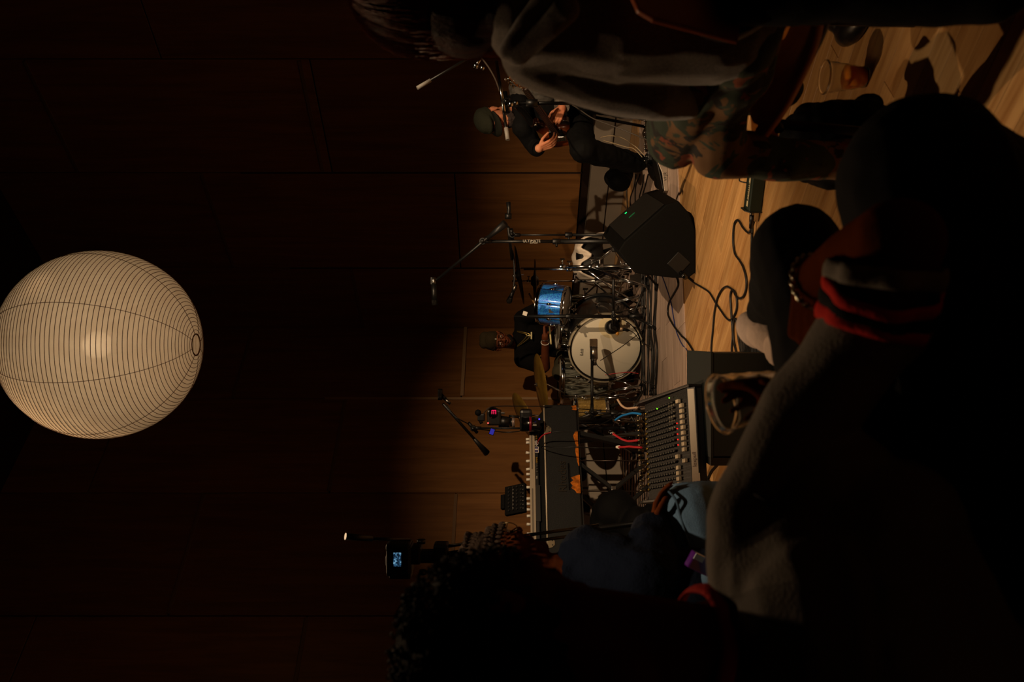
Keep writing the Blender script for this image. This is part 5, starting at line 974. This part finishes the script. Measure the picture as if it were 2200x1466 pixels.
# hair: cap of hair and many loose strands
hm=mat('brown_hair','421c0a',.5,spec=.15,bump=.8,bscale=8,stretch=(60,60,3),col2='1c0a04',vscale=1.2)
mb=MB().ell(P(918,-22,1.47),(.118,.125,.137)).cap(P(985,-5,1.44),.105,P(1085,5,1.40),.07).ell(P(1000,40,1.44),(.07,.08,.08)); hr=blob(mb,'hair',hm,wm,.006,5,disp=.006,dscale=9,dirn=(0,0,1))
mb=MB(); cc=P(918,-22,1.47); rr_=random.Random(5)
for i in range(1700):
    a=rr_.uniform(-3.3,.5); t0=rr_.uniform(.1,1.9); k_=rr_.uniform(1.02,1.07); pts=[]
    for j in range(7):
        t=t0+j*.26; rad=k_+.012*math.sin(j*1.3+i); p=cc+V((.118*math.sin(min(t,1.75))*math.cos(a)*rad,.125*math.sin(min(t,1.75))*math.sin(a)*rad,.137*math.cos(t)*rad if t<1.9 else .137*math.cos(1.9)*rad-(t-1.9)*.11)); pts.append(p)
    mb.tube(pts,.0006,3,taper=lambda t:1-.7*t)
mb.build('hair_strands',mat('hair_strand','6a3012',.35),hr,kind='stuff')
# plywood chair
ply=wood('orange_plywood','cf8030','ac6224','y',.4,2.0); cf=V((-.46,.89,0)).normalized(); cs=V((.89,.46,0)).normalized(); s0=V((.42,1.78,0)); ch=thing('plywood_chair','curved orange plywood chair with black legs under the camouflage trousers','chair',V((.68,1.72,0)))
prf=[(-.40,.445),(-.3,.425),(-.15,.43),(-.05,.45),(.0,.455),(.03,.445),(.045,.415),(.04,.39)]
def seatp(x,z,h): return s0+cf*x+cs*h+V((0,0,z))
vs=[]; W5=9; PF=catmull([V((a,0,b)) for a,b in prf],5)
for i in range(len(PF)):
    for j in range(W5): h=.43*j/(W5-1); vs.append(seatp(PF[i].x,PF[i].z-.018*math.sin(PI*j/(W5-1)),h))
fs=[(i*W5+j,i*W5+j+1,(i+1)*W5+j+1,(i+1)*W5+j) for i in range(len(PF)-1) for j in range(W5-1)]
o=MB().add(vs,fs).build('seat',ply,ch); so=o.modifiers.new('s','SOLIDIFY'); so.thickness=.014; so.offset=0
b0=P(1598,102,1.24); b1=P(1350,38,1.20); up_=(b1-b0); vs=[]; NJ=12
bo_=[(0,.06),(.06,.0),(.3,-.0),(.8,.0),(.93,.012),(1.0,.06)]
outl=[]; 
for v_,h in bo_: outl.append(b0+up_*v_+cs*h)
for v_,h in bo_[::-1]: outl.append(b0+up_*v_+cs*(.44-h))
MB().prism(outl,-cf*.012).build('backrest',mat('dark_plywood','a04c1e',.4,col2='7c3814',vscale=6),ch,bevel=.004)
for h in (.05,.38):
    MB().tube(catmull([seatp(-.02,.43,h),seatp(-.3,.40,h),seatp(-.40,.45,h),b0+up_*.0+cs*h-cf*-.02,b0+up_*.5+cs*h+cf*.014]),.010,8).build('back_tube',BLKM,ch)
    for a,sp in ((-.04,.03),(-.34,-.05)): MB().cyl(seatp(a,.425,h),seatp(a+sp,.012,h+(.02 if h>.2 else -.02)),.012,.010,n=12).build('leg',BLKM,ch)
MB().cyl(seatp(-.04,.41,.03),seatp(-.04,.41,.40),.01).build('cross_tube',BLKM,ch)
# dark coat hanging over the chair side, bag and boot on the floor
mb=MB().cap(P(1620,-10,1.22),.045,P(2120,-45,1.12),.065).cap(P(1700,-60,1.25),.08,P(2180,-110,1.15),.09).cap(P(1560,-40,1.28),.05,P(1650,-60,1.25),.07)
o=blob(mb,'coat',MATS['black_nylon'],None,.01,6,disp=.012,dscale=8); tag(o,'black coat hanging down at the right edge beside the plywood chair','coat')
mb=MB().ell(P(1775,300,2.02),(.09,.1,.12)).ell(P(1745,255,2.08),(.04,.05,.05)).ell(P(1850,300,1.98),(.1,.09,.09)).ell(P(1862,232,2.0),(.035,.04,.04)).ell(P(1800,330,2.0),(.09,.1,.13))
for i,v in enumerate(mb.v): mb.v[i].z=max(v.z,.003)
o=blob(mb,'shoulder_bag',MATS['black_nylon'],None,.008,5,disp=.014,dscale=16); tag(o,'lumpy black shoulder bag on the floor under the plywood chair','bag')
mb=MB().ell(P(1838,52,2.3),(.055,.11,.045)).ell(P(1815,35,2.35),(.05,.06,.06))
for i,v in enumerate(mb.v): mb.v[i].z=max(v.z,.003)
o=blob(mb,'boot',MATS['black_leather'],None,.006,5); tag(o,'dark rounded boot on the boards beyond the cup of orange drink','boot')

# ---------------- person with knit cap (middle left)
nv_=mat('navy_fleece','0a0e17',.95,bump=.4,bscale=120); jn=mat('washed_blue_denim','5f7480',.85,col2='45555f',vscale=6,bump=.35,bscale=350)
mp_=thing('person','person in knit cap, navy fleece and pale blue jeans sitting with one knee up','person',V((-.55,2.05,0)))
hc=P(1085,1222,2.12); mb=MB(); fw=V((.78,.6,-.12)); R=head(mb,hc,fw,(0,0,1),1.0); nk=P(1195,1245,2.12); mb.cap(hc+V((0,0,-.09)),.052,nk,.058)
shR=P(1262,1195,2.12); elR=P(1395,1245,1.95); wrR=P(1402,1135,2.15); limb(mb,[nk,P(1400,1300,2.08),P(1540,1320,2.0)],[.07,.12,.13]); limb(mb,[shR,elR,wrR],[.045,.04,.028]); shL=P(1262,1330,2.1); limb(mb,[shL,P(1440,1380,1.95)],[.045,.04])
hand(mb,wrR,(.90,.2,-.22),(.1,-.3,-1),.8,(.25,.3,.2),-1,.01,.2); hp=P(1545,1330,2.02); kn=P(1476,1092,2.2); ft=V((P(1800,1120,2.15).x,2.35,.06)); limb(mb,[hp,kn,ft],[.09,.055,.036]); limb(mb,[hp,P(1640,1150,1.75),V((P(1640,1150,1.75).x,2.0,.08))],[.08,.055,.036])
blob(mb,'body',SKF,mp_,.005,3); eyes(hc,R,mp_)
mb=MB(); limb(mb,[nk+V((0,0,-.05)),P(1380,1300,2.08),P(1520,1310,2.0)],[.085,.14,.15]); mb.cap(shR,.075,shL,.075); limb(mb,[shR,elR,wrR.lerp(elR,.1)],[.08,.074,.058]); limb(mb,[shL,P(1440,1380,1.95)],[.075,.06]); mb.cap(elR,.075,P(1420,1290,2.0),.07)
blob(mb,'navy_fleece',nv_,mp_,.006,5,disp=.009,dscale=12)
mb=MB(); limb(mb,[hp,P(1505,1215,2.12),P(1474,1096,2.2),ft],[.11,.09,.083,.055]); limb(mb,[hp,P(1640,1150,1.75),V((P(1640,1150,1.75).x,2.0,.08))],[.1,.075,.05]); blob(mb,'jeans',jn,mp_,.006,5,disp=.006,dscale=9)
MB().tube(catmull([P(1432,1052,2.155),P(1452,1075,2.118),P(1462,1110,2.115),P(1476,1160,2.07),P(1492,1210,2.045)]),.0035,6).build('trouser_seam',mat('seam_denim','3c4a52',.85),mp_)
kc_=mat('knit_brown','3a2a1c',.95,bump=.9,bscale=90)
mb=MB().ell(hc+R@V((0,-.02,.065)),(.094,.108,.075),R); cp=blob(mb,'knit_cap',kc_,mp_,.006,3)
mb=MB()
for j in range(6):
    for i in range(44):
        a=2*PI*(i+.5*(j%2))/44; rr=.094+.004*math.cos(j); zz=.022+j*.017; f=1+.22*max(0,math.cos(a))**2*(1 if j<3 else .4); mb.ell(hc+R@V((rr*math.sin(a)*(1-.03*j),(rr+.012)*math.cos(a)*f*(1-.04*j)-.012,zz)),(.0055,.0045,.011),R@Matrix.Rotation(.5 if j%2 else -.5,3,'Y'),6,5)
mb.build('knit_stitches',kc_,cp,kind='stuff')
gl=MB(); q=1
gl.tube([hc+R@V((.034+.026*math.cos(t),.104,.0+.021*math.sin(t))) for t in [2*PI*i/14 for i in range(14)]],.0016,5,True); gl.tube([hc+R@V((-.034+.026*math.cos(t),.104,.0+.021*math.sin(t))) for t in [2*PI*i/14 for i in range(14)]],.0016,5,True)
for q in (-1,1): gl.tube([hc+R@V((q*.06,.1,.006)),hc+R@V((q*.08,.05,.008)),hc+R@V((q*.084,-.01,.004))],.0016,5)
gl.build('glasses',mat('wire_gold','6e5a3a',.3,.9),mp_)
c_=P(1506,1212,1.86); t=thing('phone','purple phone with a white corner lying beside the jeans','phone',c_); Rp=Matrix.Rotation(.5,3,'Y')@Matrix.Rotation(.3,3,'X'); MB().box(c_,(.04,.02,.07),Rp).build('case',mat('purple_gloss','5a1f6a',.15,coat=1),t,bevel=.004); MB().box(c_+Rp@V((.012,-.011,.02)),(.014,.002,.026),Rp).build('white_corner',WHITE,t)

# ---------------- large person in the left foreground
gy=mat('grey_jersey','6c665f',.9,bump=.2,bscale=200); rd=mat('red_rib','b81c10',.85,bump=.3,bscale=150); bk=mat('black_rib','060606',.9); bt=mat('black_trousers2','050506',.9)
fp_=thing('person','large dark person in grey jersey with red and black striped cuffs, left foreground','person',V((-.35,.95,0)))
hc=P(1082,1350,1.08); mb=MB(); R=head(mb,hc,(.66,.73,-.2),(0,0,1),1.0); nk=P(1470,1390,1.08); mb.cap(hc+V((0,0,-.09)),.058,nk,.06)
s=[P(1640,1090,1.09),P(1740,885,1.06),P(1848,745,1.02),P(1895,640,.99),P(1930,520,.96)]; wr=P(1742,608,1.12); limb(mb,s,[.05,.05,.05,.05,.054]); mb.cap(s[-1],.054,P(1840,560,1.03),.046).cap(P(1840,560,1.03),.046,wr,.029)
hand(mb,wr,P(1738,700,1.14)-wr,(.15,.35,-.9),1.0,(1.0,1.1,.7),-1,.02,.6)
s2=[P(1660,1500,1.1),P(1760,1300,1.15),P(1720,960,1.16),P(1668,870,1.2)]; limb(mb,s2,[.05,.045,.03,.028]); hand(mb,P(1690,890,1.17),P(1650,842,1.26)-P(1690,890,1.17),(-.3,.5,.8),.95,(.7,.7,.5),1,.03,.6)
limb(mb,[nk,P(1850,1330,1.05),P(2150,1330,1.0)],[.05,.08,.1]); hp=P(2250,1250,.93); kn=P(1985,390,1.16); kn2=P(1708,527,1.5); ft2=P(1650,690,1.98); ft1=V((kn.x-.02,kn.y+.15,.09))
limb(mb,[hp,P(2140,850,1.05),kn,ft1],[.1,.09,.08,.045]); limb(mb,[hp,P(1790,800,1.3),kn2,ft2],[.1,.075,.06,.04]); blob(mb,'body',SKF,fp_,.0055,3); eyes(hc,R,fp_)
mb=MB(); limb(mb,[P(1645,1330,1.1),P(1850,1330,1.02),P(2200,1330,.98)],[.085,.16,.17]); limb(mb,[P(1628,1290,1.1),P(1632,1130,1.09),P(1650,1080,1.09),P(1742,885,1.06),P(1848,745,1.02),P(1885,700,1.0)],[.07,.07,.07,.063,.062,.062]); mb.cap(P(1632,1420,1.1),.075,P(1950,1470,1.0),.17).cap(P(1640,1520,1.1),.085,P(2000,1560,1.0),.17); mb.cap(P(1680,1230,1.07),.085,P(1790,1060,1.06),.095); mb.ell(P(1850,1200,1.05),(.12,.12,.16)).cap(P(1660,1500,1.1),.08,P(1760,1380,1.12),.075).ell(P(2000,1150,1.0),(.1,.1,.16)); limb(mb,s2[:3],[.075,.065,.05])
blob(mb,'jersey',gy,fp_,.006,6,disp=.010,dscale=6)
def band(a,b,r0,r1,m,name,wob=.003,k=0):
    a=V(a);b=V(b); q=(b-a).normalized().to_track_quat('Z','Y').to_matrix(); n=40; vs=[]
    for j in range(4):
        c_=a.lerp(b,j/3); rr=r0+(r1-r0)*j/3+(.002 if 0<j<3 else 0)
        vs+=[c_+q@V((math.cos(2*PI*i/n),math.sin(2*PI*i/n),0))*(rr+wob*math.sin(2*PI*i/n*7+k)+wob*.6*math.sin(2*PI*i/n*3+2*k)) for i in range(n)]
    o=MB().add(vs,[(j*n+i,j*n+(i+1)%n,(j+1)*n+(i+1)%n,(j+1)*n+i) for j in range(3) for i in range(n)]).build(name,m,fp_); so=o.modifiers.new('s','SOLIDIFY'); so.thickness=.004
cA=[P(1868,712,1.005),P(1880,676,1.0),P(1892,640,.99),P(1900,610,.98),P(1907,568,.975)]
band(cA[0],cA[1],.0655,.067,rd,'red_stripe'); band(cA[1],cA[2],.067,.068,bk,'black_stripe'); band(cA[2],cA[3],.068,.068,rd,'red_stripe'); band(cA[3],cA[4],.068,.066,gy,'cuff_edge',.005)
q=V((0,0,1)); nr=nk+V((0,0,.0)); ca0=P(1515,1385,1.09); band(ca0,P(1488,1383,1.085),.082,.070,rd,'red_collar',.001); 
MB().tube([P(1620,1060,1.028)+V((0,0,0)),P(1690,1100,1.012),P(1760,1140,1.0)],.0022,6).build('shoulder_seam',mat('seam_grey','2c2926',.9),fp_)
mb=MB(); limb(mb,[hp,P(2140,850,1.05),kn],[.13,.13,.125]); limb(mb,[kn,ft1+V((0,0,.02))],[.12,.07]); limb(mb,[hp,P(1800,800,1.3),kn2,ft2.lerp(kn2,.15)],[.12,.095,.080,.055]); mb.ell(P(2250,1250,.95),(.2,.18,.12)); blob(mb,'trousers',bt,fp_,.007,5,disp=.006,dscale=9)
shoe(fp_,V((ft1.x,ft1.y-.02,.002)),V((ft1.x-.03,ft1.y+.24,.002)))
wsh=mat('white_canvas','c9b3a2',.8,bump=.2,bscale=120,var=.06,vscale=30); th=P(1768,742,1.76); tt_=P(1612,690,1.98); shoe(fp_,th,tt_,m=wsh,sole=WHITE,w=.048,up=(-.35,-.75,.55))
afm=mat('black_hair','060404',.9,bump=1,bscale=120); cc=P(1050,1400,1.1); mb=MB().ell(cc,(.128,.13,.125)).ell(P(1120,1440,1.08),(.11,.12,.11)); hr=blob(mb,'hair',afm,fp_,.007,3,disp=.010,dscale=30)
mb=MB(); rr_=random.Random(9)
for i in range(620):
    z=rr_.uniform(-.3,1); a=rr_.uniform(0,2*PI); q_=math.sqrt(1-z*z); nrm=V((q_*math.cos(a),q_*math.sin(a),z)); p0=cc+V((nrm.x*.128,nrm.y*.13,nrm.z*.125)); t1=nrm.orthogonal().normalized(); t2=nrm.cross(t1); L0=rr_.uniform(.008,.018); ph=rr_.uniform(0,6)
    mb.tube([p0+nrm*(L0*j/7)+(t1*math.cos(j*1.5+ph)+t2*math.sin(j*1.5+ph))*.0045 for j in range(8)],.0018,4)
mb.build('hair_twists',mat('hair_twist','140b06',.85),hr,kind='stuff')
fw_=(wr-s[-1]).normalized(); qq=(wr-P(1840,560,1.03)).normalized().to_track_quat('Z','Y').to_matrix(); c_=wr.lerp(P(1840,560,1.03),.06)
for k in range(2): MB().tube([c_+qq@V(((.0385+.0022*math.cos(9*t+k*PI))*math.cos(t),(.034+.0022*math.cos(9*t+k*PI))*math.sin(t),.0035*math.sin(9*t+k*PI))) for t in [2*PI*i/90 for i in range(90)]],.0022,6,True).build('bracelet',mat('bracelet_silver','a59a86',.2,1),fp_)
